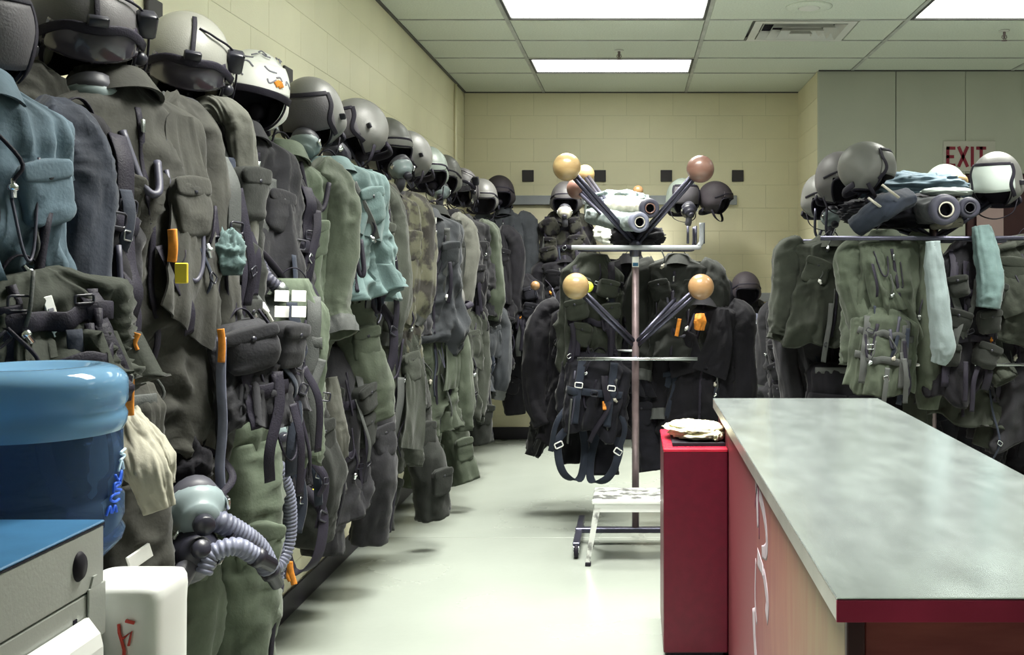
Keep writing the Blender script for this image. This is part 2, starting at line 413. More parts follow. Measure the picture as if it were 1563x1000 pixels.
for ci in range(len(cols)-1):
    for ri in range(len(rows)-1):
        if (ci, ri) in troffers: continue
        x0, x1, y1, y0 = cols[ci], cols[ci+1], rows[ri], rows[ri+1]
        if y1-y0 < .05: continue
        subs = [(x0, x1)]
        if (ci, ri) == vent_cell: subs = [(x0, .75), (1.38, x1)]
        for a, b_ in subs:
            wd, dp = round(b_-a-.028, 3), round(y1-y0-.028, 3)
            if (wd, dp) not in tcache:
                tcache[wd, dp] = o = MB().box(0, wd, 0, dp, 0, .015, .003).build('ceiling_tile', 'tile', cl, smooth=False)
            else:
                o = tcache[wd, dp].copy(); C.objects.link(o); o.parent = cl
            o.location = (a+.014, y0+.014, H+.002)
LT = {(1,1): 'rectangular recessed ceiling light nearest the back wall', (1,4): 'recessed ceiling light at the top edge above the aisle',
      (3,4): 'recessed ceiling light at the top right corner of the room', (1,7): 'recessed ceiling light above the aisle just beyond the top of the photo',
      (1,10): 'recessed ceiling light above the aisle closest to the viewer, beyond the photo', (3,7): 'recessed ceiling light right of the counter just beyond the top of the photo',
      (3,10): 'recessed ceiling light right of the counter closest to the viewer, beyond the photo'}
for (ci, ri), off in troffers.items():
    x0, x1, y1, y0 = cols[ci], cols[ci+1], rows[ri], rows[ri+1]
    t = thing('ceiling_light', LT.get((ci, ri), 'recessed fluorescent ceiling light nearer than the frame shows'), 'ceiling light', (x0, y0, H), group='recessed fluorescent ceiling lights')
    W_, D_ = x1-x0, y1-y0
    fr = MB()
    fr.box(.014, W_-.014, .014, .035, -.004, .03).box(.014, W_-.014, D_-.035, D_-.014, -.004, .03)
    fr.box(.014, .03, .035, D_-.035, -.004, .03).box(W_-.03, W_-.014, .035, D_-.035, -.004, .03)
    fr.build('frame', 'tee_dark' if not off else 'light_frame', t, smooth=False)
    MB().box(.032, W_-.032, .037, D_-.037, .006, .012).build('diffuser', 'diffuser', t, smooth=False)
    ld = bpy.data.lights.new('lamp', 'AREA'); ld.shape = 'RECTANGLE'; ld.size = W_-.08; ld.size_y = D_-.09; ld.energy = LAMP; ld.color = (1,.99,.91); ld.spread = math.radians(102)
    lo = bpy.data.objects.new('lamp', ld); C.objects.link(lo); lo.parent = t; lo.location = (W_/2, D_/2, .003)

# air diffuser, speaker, sprinklers
vx0, vx1, vy0, vy1 = .75, 1.38, rows[4]+.014, rows[3]-.014
t = thing('ceiling_vent', 'square white louvred air vent set in the ceiling', 'air vent', (0, 0, H))
mb = MB(); 
def frame_ring(mb, x0, x1, y0, y1, wdt, z0, z1, drop):
    o = [(x0,y0,z0),(x1,y0,z0),(x1,y1,z0),(x0,y1,z0)]; i = [(x0+wdt,y0+wdt,z0+drop),(x1-wdt,y0+wdt,z0+drop),(x1-wdt,y1-wdt,z0+drop),(x0+wdt,y1-wdt,z0+drop)]
    V = o+i+[(a,b_,c+.003) for a,b_,c in o]+[(a,b_,c+.003) for a,b_,c in i]; Q = []
    for k in range(4):
        n = (k+1) % 4
        Q += [(k,4+k,4+n,n), (8+k,8+n,12+n,12+k), (k,n,8+n,8+k), (4+k,12+k,12+n,4+n)]
    mb.add(V, Q)
frame_ring(mb, vx0, vx1, vy0, vy1, .05, -.006, 0, 0); mb.build('frame', 'grille', t, smooth=False)
for k in range(4):
    e_ = .055+.062*k; mb = MB(); frame_ring(mb, vx0+e_, vx1-e_, vy0+e_, vy1-e_, .034, -.010-.006*k, 0, .05); mb.build('louvre', 'grille', t, smooth=False)
MB().box(vx0+.05, vx1-.05, vy0+.05, vy1-.05, .045, .049).build('duct', 'dark_hole', t, smooth=False)  # dark plate painting the shade behind the louvres
x, y, z = P(1235, 12, 6.1)
t = thing('ceiling_speaker', 'round white speaker grille flush in the ceiling beside the air vent', 'speaker', (x, y, H))
MB().lathe([(.001,-.008),(.06,-.009),(.12,-.007),(.135,-.001),(.135,.002)], 32).build('rim', 'tile', t)
MB().lathe([(.001,-.013),(.055,-.012),(.07,-.007)], 24).build('cone', 'grille', t)
for px, py, Y, lab in ((945, 78, 7.3, 'small brass sprinkler head between the two aisle ceiling lights'), (1533, 42, 6.7, 'small sprinkler head below the top right ceiling light')):
    x, y, _ = P(px, py, Y)
    t = thing('sprinkler', lab, 'sprinkler', (x, y, H))
    MB().lathe([(.033,0),(.030,-.006),(.012,-.009)], 18).build('escutcheon', 'grille', t)
    MB().lathe([(.009,-.008),(.009,-.03),(.006,-.05),(.012,-.052)], 12).tube([(-.012,0,-.03),(-.016,0,-.045),(0,0,-.062),(.016,0,-.045),(.012,0,-.03)], .0025, 6).build('body', 'pole_brown', t)
    MB().lathe([(.001,-.064),(.018,-.062),(.018,-.066),(.001,-.068)], 14).build('deflector', 'pole_brown', t)

# square dark plates high on the walls
def plate(x, y, z, facing, lab):
    if facing == 'y': mb = MB().box(x-.05, x+.05, y-.012, y, z-.05, z+.05, .003)
    else: mb = MB().box(x, x+.012, y-.05, y+.05, z-.05, z+.05, .003)
    t = thing('wall_plate', lab, 'wall plate', (0,0,0), group='dark square plates high on the walls')
    mb.build('cover', 'plate_dark', t, smooth=False)
for (px, lab) in ((806, 'leftmost dark square plate on the back wall'), (916, 'second dark square plate from the left on the back wall, beside the pale wooden ball'),
                  (1017, 'third dark square plate from the left on the back wall'), (1126, 'rightmost dark square plate on the back wall')):
    plate((px-967)/F*YB, YB-.003, 2.27, 'y', lab)
plate(XL+.003, 3.17, 2.23, 'x', 'dark square plate on the left wall above the nearest aviator helmets')
plate(XL+.003, 4.40, 2.26, 'x', 'dark square plate on the left wall behind the white helmet')

# ------------------------------------------------------------------ helmets and masks
HA, HB, HC = .120, .148, .138
def hp(az, el, s=1.0):
    """point on the helmet shell; az 0 = front (-Y), el up"""
    az = np.asarray(az, float); el = np.asarray(el, float)
    x = np.sin(az)*np.cos(el); y = -np.cos(az)*np.cos(el); z = np.sin(el)
    ear = np.exp(-((np.abs(az)-1.5)**2/.16+(el+.45)**2/.12))*.016
    flat = np.where(el < 0, 1+.10*np.sin(-el)*(1-np.abs(np.cos(az))*.4), 1)
    X = x*(HA*s*flat)+np.sign(x)*ear; Y = y*HB*s; Z = z*HC*s
    Z = np.maximum(Z, -.128*s)
    return np.stack([X, Y, Z], -1)
def patch(az0, az1, el0, el1, s0, s1, n=18, m=10):
    A = np.linspace(az0, az1, n); E = np.linspace(el0, el1, m); A, E = np.meshgrid(A, E)
    o = hp(A, E, s1); i = hp(A, E, s0); mb = MB(); V = np.concatenate([o.reshape(-1,3), i.reshape(-1,3)]); Q = []
    k = n*m
    for r in range(m-1):
        for c in range(n-1):
            a = r*n+c; Q.append((a, a+1, a+n+1, a+n)); Q.append((k+a+n, k+a+n+1, k+a+1, k+a))
    for c in range(n-1): Q.append((c, k+c, k+c+1, c+1)); a = (m-1)*n+c; Q.append((a+1, k+a+1, k+a, a))
    for r in range(m-1): a = r*n; Q.append((a+n, k+a+n, k+a, a)); a = r*n+n-1; Q.append((a, k+a, k+a+n, a+n))
    return mb.add(V, Q)
def hstrip(pts, wd, s=1.03, th=.0022, m=24, power=6):
    a = spline([(p[0], p[1], 0) for p in pts], m)
    p = hp(a[:,0], a[:,1], s); nrm = p/np.linalg.norm(p, axis=1)[:,None]
    t_ = np.gradient(p, axis=0); t_ /= np.linalg.norm(t_, axis=1)[:,None]; u = np.cross(t_, nrm)
    th_ = np.linspace(0, 2*math.pi, 8, endpoint=False)+.2; c = np.sign(np.cos(th_))*np.abs(np.cos(th_))**.4; s2 = np.sign(np.sin(th_))*np.abs(np.sin(th_))**.4
    V = p[:,None]+u[:,None]*(wd/2*c)[None,:,None]+nrm[:,None]*(th*s2)[None,:,None]
    return MB().grid(V, True, True, True)
def corr(path, r, pitch=.012, n=12, depth=.16):
    p = np.asarray(path); d_ = np.concatenate([[0], np.cumsum(np.linalg.norm(np.diff(p, axis=0), axis=1))]); L0 = d_[-1]
    m = max(8, int(L0/pitch*4)); s = np.linspace(0, L0, m); q = np.stack([np.interp(s, d_, p[:,i]) for i in range(3)], 1)
    k = np.array([.0, .8, 1, .8])[np.arange(m) % 4]
    return MB().tube(q, r*(1-depth+depth*1.3*k), n)
def pcurve(pts, m=60): return spline(pts, m)

def make_mask(parent, loc, rot, hose_pts=None, shell='mask_shell', s=1.0, hose_m='hose_grey'):
    """oxygen mask as parts of parent: rubber facepiece, hard shell, valves, hose"""
    def put(mb, name, m_):
        mb.move(); V = mb.v[0]*s; mb.v = [V]; return mb.move(loc, rot).build(name, m_, parent)
    z = np.linspace(0, 1, 12)
    mb = MB().tube([(0, -.01-.075*k, -.012*k) for k in z], interp([0,.3,.8,1],[.052,.056,.034,.012], z), 20, rb=interp([0,.3,.8,1],[.066,.068,.04,.014], z), side=(1,0,0))
    put(mb, 'facepiece', 'mask_rubber')
    mb = MB().tube([(0, -.035-.058*k, -.012*k) for k in z], interp([0,.2,.8,1],[.060,.058,.038,.012], z), 20, rb=interp([0,.2,.8,1],[.058,.058,.04,.014], z), side=(1,0,0))
    put(mb, 'hard_shell', shell)
    mb = MB().lathe([(.001,0),(.019,.001),(.021,.006),(.021,.02)], 16, (0,0,0)).move((0,-.125,-.005), (math.pi/2*-1,0,0)); put(mb, 'valve', 'mask_black')
    for sx in (-1, 1):
        mb = MB().box(-.012, .012, -.014, .014, -.004, .004, .002).move((sx*.058,-.05,.01), (0, math.pi/2, 0)); put(mb, 'clip', 'chrome')
    mb = MB().tube(pcurve([(0,-.06,-.03),(0,-.075,-.07),(0,-.07,-.10)], 10), .024, 14); put(mb, 'hose_port', 'mask_rubber')

def make_helmet(label, loc, face, tilt=10, roll=0, shell='helmet_grey', style='cover', group=None, seed=0, mask=False, q=1.0, sc=1.0, vis=None):
    t = thing('flight_helmet', label, 'helmet', loc, 0, group, rot=(math.radians(tilt), math.radians(roll), math.radians(face)))
    t.rotation_mode = 'XYZ'; t.scale = (sc,)*3
    n = max(24, int(60*q)); m = max(16, int(34*q))
    A = np.linspace(-math.pi, math.pi, n, endpoint=False); E = np.linspace(-1.45, 1.57, m); AA, EE = np.meshgrid(A, E)
    V = hp(AA, EE); idx = np.arange(n*m).reshape(m, n); Q = []
    for i in range(m-1):
        for j in range(n):
            a = A[j]+math.pi/n; e = (E[i]+E[i+1])/2
            if abs(a) < .86 and e < .10: continue
            if e < -1.15: continue
            Q.append((idx[i,j], idx[i,(j+1) % n], idx[i+1,(j+1) % n], idx[i+1,j]))
    MB().add(V.reshape(-1,3), Q).build('shell', shell, t)
    # hollow liner: an inner surface pushed back behind the face opening
    V = hp(AA, EE, .93); fr = (np.abs(AA) < 1.0) & (EE < .25)
    f = np.clip((1.05-np.abs(AA))/.35, 0, 1)*np.clip((.25-EE)/.3, 0, 1)
    V[...,1] = np.where(V[...,1] < 0, V[...,1]*(1-.85*f), V[...,1])
    MB().grid(V, True, True, True).build('liner', 'liner', t)
    # edge roll around the opening
    e0 = [(-.86,-1.1),(-.90,-.5),(-.86,-.05),(-.5,.10),(0,.12),(.5,.10),(.86,-.05),(.90,-.5),(.86,-1.1)]
    a = spline([(p[0],p[1],0) for p in e0], 40); MB().tube(hp(a[:,0], a[:,1], 1.0), .0055, 8).build('edge_roll', 'strap_black', t)
    ring = [hp(x, -1.12, .99) for x in np.linspace(.9, 2*math.pi-.9, 30)]
    MB().tube(ring, .007, 8).build('edge_roll', 'strap_black', t)
    if style == 'cover':      # fabric visor cover held by dark bands
        patch(-.98, .98, -.32, .62, 1.015, 1.055).build('visor_cover', vis or 'visor_cover', t)
        hstrip([(-1.0,.62),(-.5,.66),(0,.67),(.5,.66),(1.0,.62)], .018, 1.062).build('band', 'strap_black', t)
        hstrip([(-1.0,-.55),(-.8,-.1),(-.98,.3),(-1.02,.62)], .020, 1.065).build('band', 'strap_black', t)
        hstrip([(1.0,-.55),(.8,-.1),(.98,.3),(1.02,.62)], .020, 1.065).build('band', 'strap_black', t)
        MB().box(-.012,.012,-.006,.006,-.012,.012,.003).move(tuple(hp(1.3,-.1,1.06))).build('snap', 'mask_black', t)
    elif style == 'open':     # raised dark visor, track, latch and microphone boom
        patch(-.90, .90, -.05, .42, 1.02, 1.05).build('visor', 'visor_tint', t)
        hstrip([(-1.15,.0),(-.6,.42),(0,.48),(.6,.42),(1.15,.0)], .022, 1.065, .004).build('visor_track', 'strap_black', t)
        hstrip([(0,.46),(0,1.0),(.05,1.5)], .012, 1.03).build('centre_strap', 'strap_black', t)
        MB().box(-.022,.022,-.010,.010,-.012,.012,.004).move(tuple(hp(0,.60,1.08))).build('visor_latch', 'mask_black', t)
        MB().box(-.022,.022,-.02,.02,-.03,.03,.006).move(tuple(hp(1.25,.35,1.1))).build('light_mount', 'mask_black', t)
        for sx in (-1,1):
            MB().sphere(tuple(hp(sx*1.02,-.15,1.05)), .017, 14, 8, ).build('knob', 'mask_black', t)
            MB().box(-.006,.006,-.014,.014,-.02,.02,.002).move(tuple(hp(sx*1.0,-.62,1.04))).build('bayonet_receiver', 'chrome', t)
        c = spline([tuple(hp(-1.0,-.6,1.05)), tuple(hp(-.5,-.9,1.2)), (0,-.16,-.11), tuple(hp(.4,-.8,1.15))], 16)
        MB().tube(c, .004, 6).sphere(c[-1], .012, 10, 6).build('microphone_boom', 'mask_black', t)
        c = spline([tuple(hp(.3,1.2,1.01)), tuple(hp(.8,.95,1.06)), tuple(hp(1.3,.45,1.12)), tuple(hp(1.2,-.3,1.12)), (.10,-.08,-.18)], 30)
        MB().tube(c, .003, 6).build('cable', 'strap_black', t)
    elif style == 'plain':
        hstrip([(-1.3,.0),(-.7,.30),(0,.38),(.7,.30),(1.3,.0)], .012, 1.02).build('band', 'strap_black', t)
        patch(-.8, .8, .12, .45, 1.01, 1.03).build('visor_cover', shell, t)
    elif style == 'white':
        patch(-.95, .95, .05, .75, 1.02, 1.055).build('visor_housing', 'helmet_white', t)
        hstrip([(-1.0,-.05),(-.5,.02),(0,.04),(.5,.02),(1.0,-.05)], .024, 1.065, .004).build('band', 'strap_black', t)
        rr = random.Random(5)
        for k in range(14):
            a0, e_ = rr.uniform(-.8,1.6), rr.uniform(.2,1.1)
            hstrip([(a0,e_),(a0+rr.uniform(.05,.2),e_+rr.uniform(-.1,.12)),(a0+rr.uniform(.2,.4),e_+rr.uniform(-.1,.1))], .005, 1.06, .0015, 8).build('painted_stroke', 'label_ink', t)
        hstrip([(.3,.25),(.42,.32),(.5,.22)], .02, 1.07, .0015, 8).build('painted_stroke', 'orange', t)
    # ear cups inside, chin and nape straps
    for sx in (-1, 1):
        MB().sphere((sx*.082,-.02,-.05), .05, 16, 10, (.45,.8,1)).build('ear_cup', 'pad_tan' if style == 'open' else 'liner', t)
    MB().tube(spline([(-.10,-.02,-.10),(-.08,-.06,-.16),(0,-.08,-.185),(.08,-.06,-.16),(.10,-.02,-.10)], 20), .010, 6, rb=.0025, side=(0,1,0)).build('chin_strap', 'strap_black', t)
    MB().tube(spline([(-.10,.05,-.11),(-.05,.10,-.14),(.05,.10,-.14),(.10,.05,-.11)], 16), .018, 8, rb=.008, side=(0,0,1)).build('nape_pad', 'strap_black', t)
    if mask: make_mask(t, (0,-.125,-.075), (.35,0,0), shell=mask if isinstance(mask, str) else 'mask_shell')
    return t

# ------------------------------------------------------------------ garments
class Body:
    """torso-like hanging cloth; local: hang point at origin, front -Y, down -Z"""
    def __init__(s, W, D, Lg, seed, shoulder=.12, flare=1.0, amp=.022, q=1.0, neck=.30, sway=.03, waist=.95):
        s.W, s.D, s.L, s.seed = W, D, Lg, seed; rr = random.Random(seed)
        s.ts = [0, .04, shoulder, .5, .75, 1]; s.a = [W*neck*.5, W*neck*.62, W*.5, W*.5*waist, W*.5*(waist+flare)/2, W*.5*flare]
        s.b = [D*.2, D*.28, D*.42, D*.5, D*.5, D*.5*rr.uniform(.9,1.1)]
        s.sx = rr.uniform(-sway, sway); s.sy = rr.uniform(-sway, 0)*.7; s.ph = rr.uniform(0, 6)
        m = int(max(60, Lg/.014*q)); n = int(max(36, 110*q)); s.m, s.n = m, n
        t = np.linspace(0, 1, m); p = s.path(t)
        a = interp(s.ts, s.a, t); b_ = interp(s.ts, s.b, t)
        V, Dn, th = sweep(p, a, n, b_, (1,0,0), 2.5)
        tw = rr.uniform(-.9, .9)
        TH = th[None,:]+t[:,None]*tw
        fq = rr.uniform(1.9, 2.6)
        N3 = np.stack([np.cos(TH)*fq, np.sin(TH)*fq*.8, np.broadcast_to(t[:,None]*Lg*rr.uniform(1.6,3.2)+s.ph, TH.shape)], -1)
        f1 = fold(N3, seed*7+1)
        N4 = np.stack([np.cos(TH)*fq*1.6+3, np.sin(TH)*fq*1.4, np.broadcast_to(t[:,None]*Lg*9+s.ph, TH.shape)+TH*0], -1)
        f2 = fold(N4, seed*7+2)
        k = rr.choice([5,6,7,8]); f3 = np.sin(k*TH+3*noise(N3*.6, seed)*2+s.ph)
        am = interp([0,.08,.2,.6,1],[.1,.35,.8,1.1,1.5], t)[:,None]
        V = V + Dn*((f1*amp*1.75+f2*amp*.85+f3*amp*.35*t[:,None])*am)[...,None]
        hem = noise(np.stack([np.cos(th)*1.6, np.sin(th)*1.6, th*0+seed], -1), seed+9)-.5
        V[...,2] -= (hem[None,:]*.22*(t[:,None]**2.5))*min(1, Lg)
        s.V = V
    def path(s, t):
        t = np.asarray(t, float)
        return np.stack([s.sx*np.sin(t*2.2), s.sy*t-.03*np.sin(t*3+s.ph)*t, -t*s.L+0*t], -1)
    def mesh(s, mb=None):
        mb = mb or MB(); V = s.V; c = V[-1].mean(0)
        i1 = c+(V[-1]-c)*.93+np.array([0,0,.012]); i2 = c+(V[-1]-c)*.8+np.array([0,0,.10]); i3 = c+(V[-1]-c)*.3+np.array([0,0,.14])
        return mb.grid(np.concatenate([V, i1[None], i2[None], i3[None]]), True, True, True)
    def front(s, x, z, off=0.0, back=False):
        """point on the front of the cloth nearest local x at height z"""
        i = int(np.clip(round(-z/s.L*(s.m-1)), 0, s.m-1)); R = s.V[i]
        cand = R[R[:,1] > R[:,1].mean()] if back else R[R[:,1] < R[:,1].mean()+.01]
        j = np.argsort(np.abs(cand[:,0]-x))[:3]; c = cand[j].mean(0)
        return np.array([x, c[1]+(off if back else -off), z])

def pillow(w_, h_, d_, n=28, m=16, seed=0, amp=.009, p=3.6):
    e = np.linspace(-1, 1, m); e = np.sign(e)*np.abs(e)**.7; e[0], e[-1] = -.999, .999
    pr = (1-np.abs(e)**p)**(1/p)
    V, D, th = sweep([(0,0,-k*h_/2) for k in e], pr*w_/2, n, pr*d_/2, (1,0,0), 4)
    f = fold(V*np.array([14,14,20])+seed, seed); V = V+D*(f*amp)[...,None]
    return MB().grid(V, True, True, True)
def pouch(parent, pos, w_, h_, d_, m_, seed=0, flap=True, rz=0, rx=0, name='pouch', flap_m=None, snap=True):
    o = pillow(w_, h_, d_, seed=seed).build(name, m_, parent); o.location = pos; o.rotation_euler = (rx+rng.uniform(-.1,.15), rng.uniform(-.28,.28), rz)
    if flap:
        f = pillow(w_*1.06, h_*.34, d_*.35, 20, 8, seed+3, .002).move((0,-d_*.42,h_*.33)).build('flap', flap_m or m_, o)
        if snap: MB().lathe([(.001,-.004),(.006,-.003),(.007,0)], 10, (0,0,0)).move((0,-d_*.62,h_*.24),(-math.pi/2*-1,0,0)).build('snap', 'mask_black', o)
    return o
def web(parent, pts, wd=.04, th=.0022, m_='strap_black', name='strap', m=26, side=(1,0,0), kind=None):
    p = spline(pts, m); jit = (noise(p*9+3, 5)-.5)*.008; p = p+np.stack([jit, jit*.5, 0*jit], -1)
    o = MB().tube(p, wd/2, 8, rb=th, side=side, power=5).build(name, m_, parent); return o
def loop(w_, h_, r=.0035, m_='steel', parent=None, pos=(0,0,0), rot=(0,0,0), name='buckle'):
    p = [(-w_/2,0,-h_/2),(w_/2,0,-h_/2),(w_/2,0,h_/2),(-w_/2,0,h_/2)]; q = []
    for i in range(4):
        a = np.array(p[i]); b_ = np.array(p[(i+1) % 4]); 
        for k in np.linspace(.12,.88,4): q.append(a*(1-k)+b_*k)
    q = np.array(q); q = np.concatenate([q, q[:1]])
    o = MB().tube(q, r, 7, caps=False).build(name, m_, parent); o.location = pos; o.rotation_euler = rot; return o
def strip(parent, pts, wd, m_, name, th=.0025): return web(parent, pts, wd, th, m_, name)
def label_patch(parent, body, x, z, w_, h_, m_='white_label', ry=0, name='name_tape', off=.006, ink=True):
    p = body.front(x, z, off+.004)
    o = MB().box(-w_/2, w_/2, -.003, .004, -h_/2, h_/2, .001).build(name, m_, parent, smooth=False)
    dz = .03; a, b_ = body.front(x, z-dz), body.front(x, z+dz); 
    o.location = p; o.rotation_euler = (math.atan2(b_[1]-a[1], 2*dz)*-.6, ry, 0)
    if ink:
        mb = MB()
        for k in (-.18, .12):
            mb.box(-w_*.3, w_*.22, -.0038, -.003, h_*k, h_*(k+.08))
        mb.build('print', 'label_ink', o, smooth=False)
    return o
def draped_tube(pts, r, seed, q=1.0, amp=.012, flat=1.0, n=None, m=None, freq=(5,18)):
    m = m or int(50*q)+10; n = n or int(26*q)+14; p = spline(pts, m); t = np.linspace(0,1,m)
    ra = np.interp(t, np.linspace(0,1,len(r)), r)
    V, D, th = sweep(p, ra, n, ra*flat, (1,0.1,0), 2.2)
    L0 = np.linalg.norm(np.diff(p, axis=0), axis=1).sum()
    N3 = np.stack([np.cos(th)[None,:]*1.6+0*t[:,None], np.sin(th)[None,:]*1.6+0*t[:,None], np.broadcast_to((t*L0*freq[0])[:,None], (m,n))], -1)
    f = fold(N3+seed, seed); N3[...,2] *= freq[1]/freq[0]; f2 = fold(N3+seed+9, seed+4)
    V = V + D*((f*amp+f2*amp*.5))[...,None]
    return V
def limb(parent, pts, r, m_, seed, name='sleeve', q=1.0, amp=.012, flat=1.0, cuff=None):
    V = draped_tube(pts, r, seed, q, amp, flat)
    c = V[-1].mean(0); i1 = c+(V[-1]-c)*.85; d_ = V[-3].mean(0)-V[-1].mean(0); d_ = d_/np.linalg.norm(d_)
    V2 = np.concatenate([V, i1[None]+d_*.004, (c+(V[-1]-c)*.7)[None]+d_*.06])
    o = MB().grid(V2, True, True, True).build(name, m_, parent)
    if cuff:
        k = V.shape[0]; s0 = V[-int(k*.09)-2:]; c_ = s0.mean(1, keepdims=True); MB().grid(c_+(s0-c_)*1.06, True).build('cuff', cuff, o)
    return o

rng = random.Random(4)
def at_world(o, k, p):
    o.location = k.rotation_euler.to_matrix().transposed() @ (Vector(p)-k.location); return o
def clutter(t, b, seed, W, Lg, n=3):
    rr = random.Random(seed*13+5)
    for k in range(n):
        x, z = rr.uniform(-.36,.36)*W, -Lg*rr.uniform(.12,.7); l = rr.uniform(.14,.42); p = b.front(x, z, .012); dx = rr.uniform(-.08,.08)
        web(t, [p, p+np.array([dx*.3,-.02,-l*.3]), p+np.array([dx,-.025,-l*.7]), p+np.array([dx*rr.uniform(.4,1.6),-.01,-l])], rr.choice([.012,.02,.028,.04]), .002,
            rr.choice(['strap_black','strap_black','strap_grey','denim_dark']), 'loose_strap', 22, (1,rr.uniform(-.6,.6),0))
        if rr.random() < .5: loop(.028, .02, .002, rr.choice(['mask_black','steel','mask_black']), t, p+np.array([dx,-.03,-l*.7]), (0, rr.uniform(-.8,.8), .3))
    for k in range(rr.choice([1,2,2])):  # scattered small fittings added to sparkle like highlights on the gear
        p = b.front(rr.uniform(-.4,.4)*W, -Lg*rr.uniform(.1,.85), .016); o = MB().lathe([(.001,-.018),(.006,-.017),(.007,-.004),(.010,-.003),(.010,.006),(.006,.008),(.005,.018),(.001,.019)], 12).build('connector', rr.choice(['chrome','white_label','steel','orange','pad_tan','chrome']), t)
        o.location = p; o.rotation_euler = (rr.uniform(-.8,.8), rr.uniform(-1,1), 0)
        MB().tube(spline([p+np.array([0,0,.015]), p+np.array([.01,-.004,.05]), p+np.array([rr.uniform(-.05,.05),.012,.11])], 10), .004, 6).build('lead', rr.choice(['strap_black','strap_grey']), t)
    for k in range(2):
        x, z = rr.uniform(-.3,.3)*W, -Lg*rr.uniform(.05,.5); p = b.front(x, z, .008); p2 = b.front(rr.uniform(-.4,.4)*W, z-rr.uniform(.02,.12), .008); s = rr.uniform(.1,.25)
        MB().tube(spline([p, (p*.7+p2*.3)+np.array([0,-.03,-s]), (p*.3+p2*.7)+np.array([0,-.035,-s*.9]), p2], 22), rr.choice([.003,.004,.006,.009]), 7).build('cord', rr.choice(['strap_black','strap_black','hose_dark']), t)
def flap(t, b, side, W, Lg, m_, seed, l=None):
    """open front panel of cloth that hangs free and turns outwards"""
    rr = random.Random(seed*17+side); l = l or Lg*rr.uniform(.45,.8); m, n = 40, 20
    u = np.linspace(0,1,n)[None,:]; v = np.linspace(0,1,m)[:,None]; w_ = W*rr.uniform(.34,.5); z0 = -Lg*rr.uniform(.06,.14); base = b.front(side*W*.36, z0, .004)
    x = side*(W*.36 - u*w_*(.35+.65*v**.6)) + side*.03*np.sin(v*3)
    turn = rr.uniform(.03,.10)
    N3 = np.stack([u*3+0*v, v*2.2+0*u, 0*u*v+seed], -1); f = fold(N3, seed)
    y = base[1] - .012 - .10*np.sin(v*1.6)*.5 - turn*u*v + f*.016*(.3+v)
    z = z0 - v*l*(1-.25*u*rr.uniform(0,1)) + .05*u*(1-v)*0
    A = np.stack([x+0*z, y, z], -1); B = A.copy(); B[...,1] += .006
    mb = MB().grid(A, False).grid(B[:, ::-1], False)
    for s0, s1 in ((A[0],B[0]),(A[-1],B[-1]),(A[:,0],B[:,0]),(A[:,-1],B[:,-1])): mb.grid(np.stack([s0, s1]), False)
    mb.build('front_flap', m_, t)
def top_loop(t, W=.05):
    web(t, [(-W,0,-.015),(-W*.5,0,.02),(0,0,.032),(W*.5,0,.02),(W,0,-.015)], .012, .002, 'strap_black', 'hanging_loop', 12, (0,1,0))

def jacket(label, loc, rz, m_='sage', W=.44, D=.20, Lg=.8, seed=1, q=1.0, sleeves=(1,1), inner=None, zipm='strap_black', pockets=2, group=None,
           slen=.58, sleeve_m=None, amp=.022, cat='jacket', name='flight_jacket', flare=1.08, flaps=True):
    rr = random.Random(seed); t = thing(name, label, cat, loc, rz, group)
    b = Body(W, D, Lg, seed, q=q, amp=amp, flare=flare); b.mesh().build('body', m_, t); top_loop(t)
    # collar
    th = np.linspace(-2.6, 2.6, 30)
    V = np.stack([np.stack([np.sin(th)*W*(.20+.05*k), -np.cos(th)*D*(.30+.22*k)-.01, -.01-.055*k+.012*np.cos(th*2)+0*th], -1) for k in np.linspace(0,1,6)])
    V2 = V*np.array([.93,.9,1]); mb = MB().grid(V, False).grid(V2[::-1], False)
    mb.grid(np.stack([V[0], V2[0]]), False).grid(np.stack([V2[-1], V[-1]]), False); mb.build('collar', m_, t)
    for sx, on in zip((-1,1), sleeves):
        if not on: continue
        j = lambda a: rr.uniform(-a, a); w2 = W*.5
        limb(t, [(sx*(w2-.07),0,-.085),(sx*(w2+.005),-.01,-.13),(sx*(w2+.03+j(.02)),-.035,-.28),(sx*(w2+.015+j(.03)),-.07+j(.03),-.28-slen*.5),(sx*(w2-.01+j(.05)),-.09+j(.04),-.16-slen)],
             [.065,.078,.072,.066,.055], sleeve_m or m_, seed*3+sx, 'sleeve', q, .015, .8, 'strap_grey' if rr.random() < .4 else None)
    zs = np.linspace(-.10, -Lg*.93, 14); x0 = rr.uniform(-.02,.02)
    web(t, [b.front(x0, z, .002) for z in zs], .016, .003, zipm, 'zip', 40)
    MB().box(-.005,.005,-.004,.004,-.02,.012,.002).move(tuple(b.front(x0,-.14,.012))).build('zip_pull', 'steel', t)
    for k in range(pockets):
        sx = -1 if k % 2 else 1; zz = -Lg*(.34 if k < 2 else .72)
        p_ = b.front(sx*W*.24, zz, .004)
        pouch(t, p_, W*.30, W*.34, .03, m_, seed+k, rz=-sx*-.25)
    if flaps:
        for sd in ((-1,), (1,), (-1,1), (1,))[rr.randrange(4)]: flap(t, b, sd, W, Lg, rr.choice([m_, m_, inner or m_]), seed)
    clutter(t, b, seed, W, Lg, rr.choice([2,3,4])); tilt(t, seed)
    return t, b

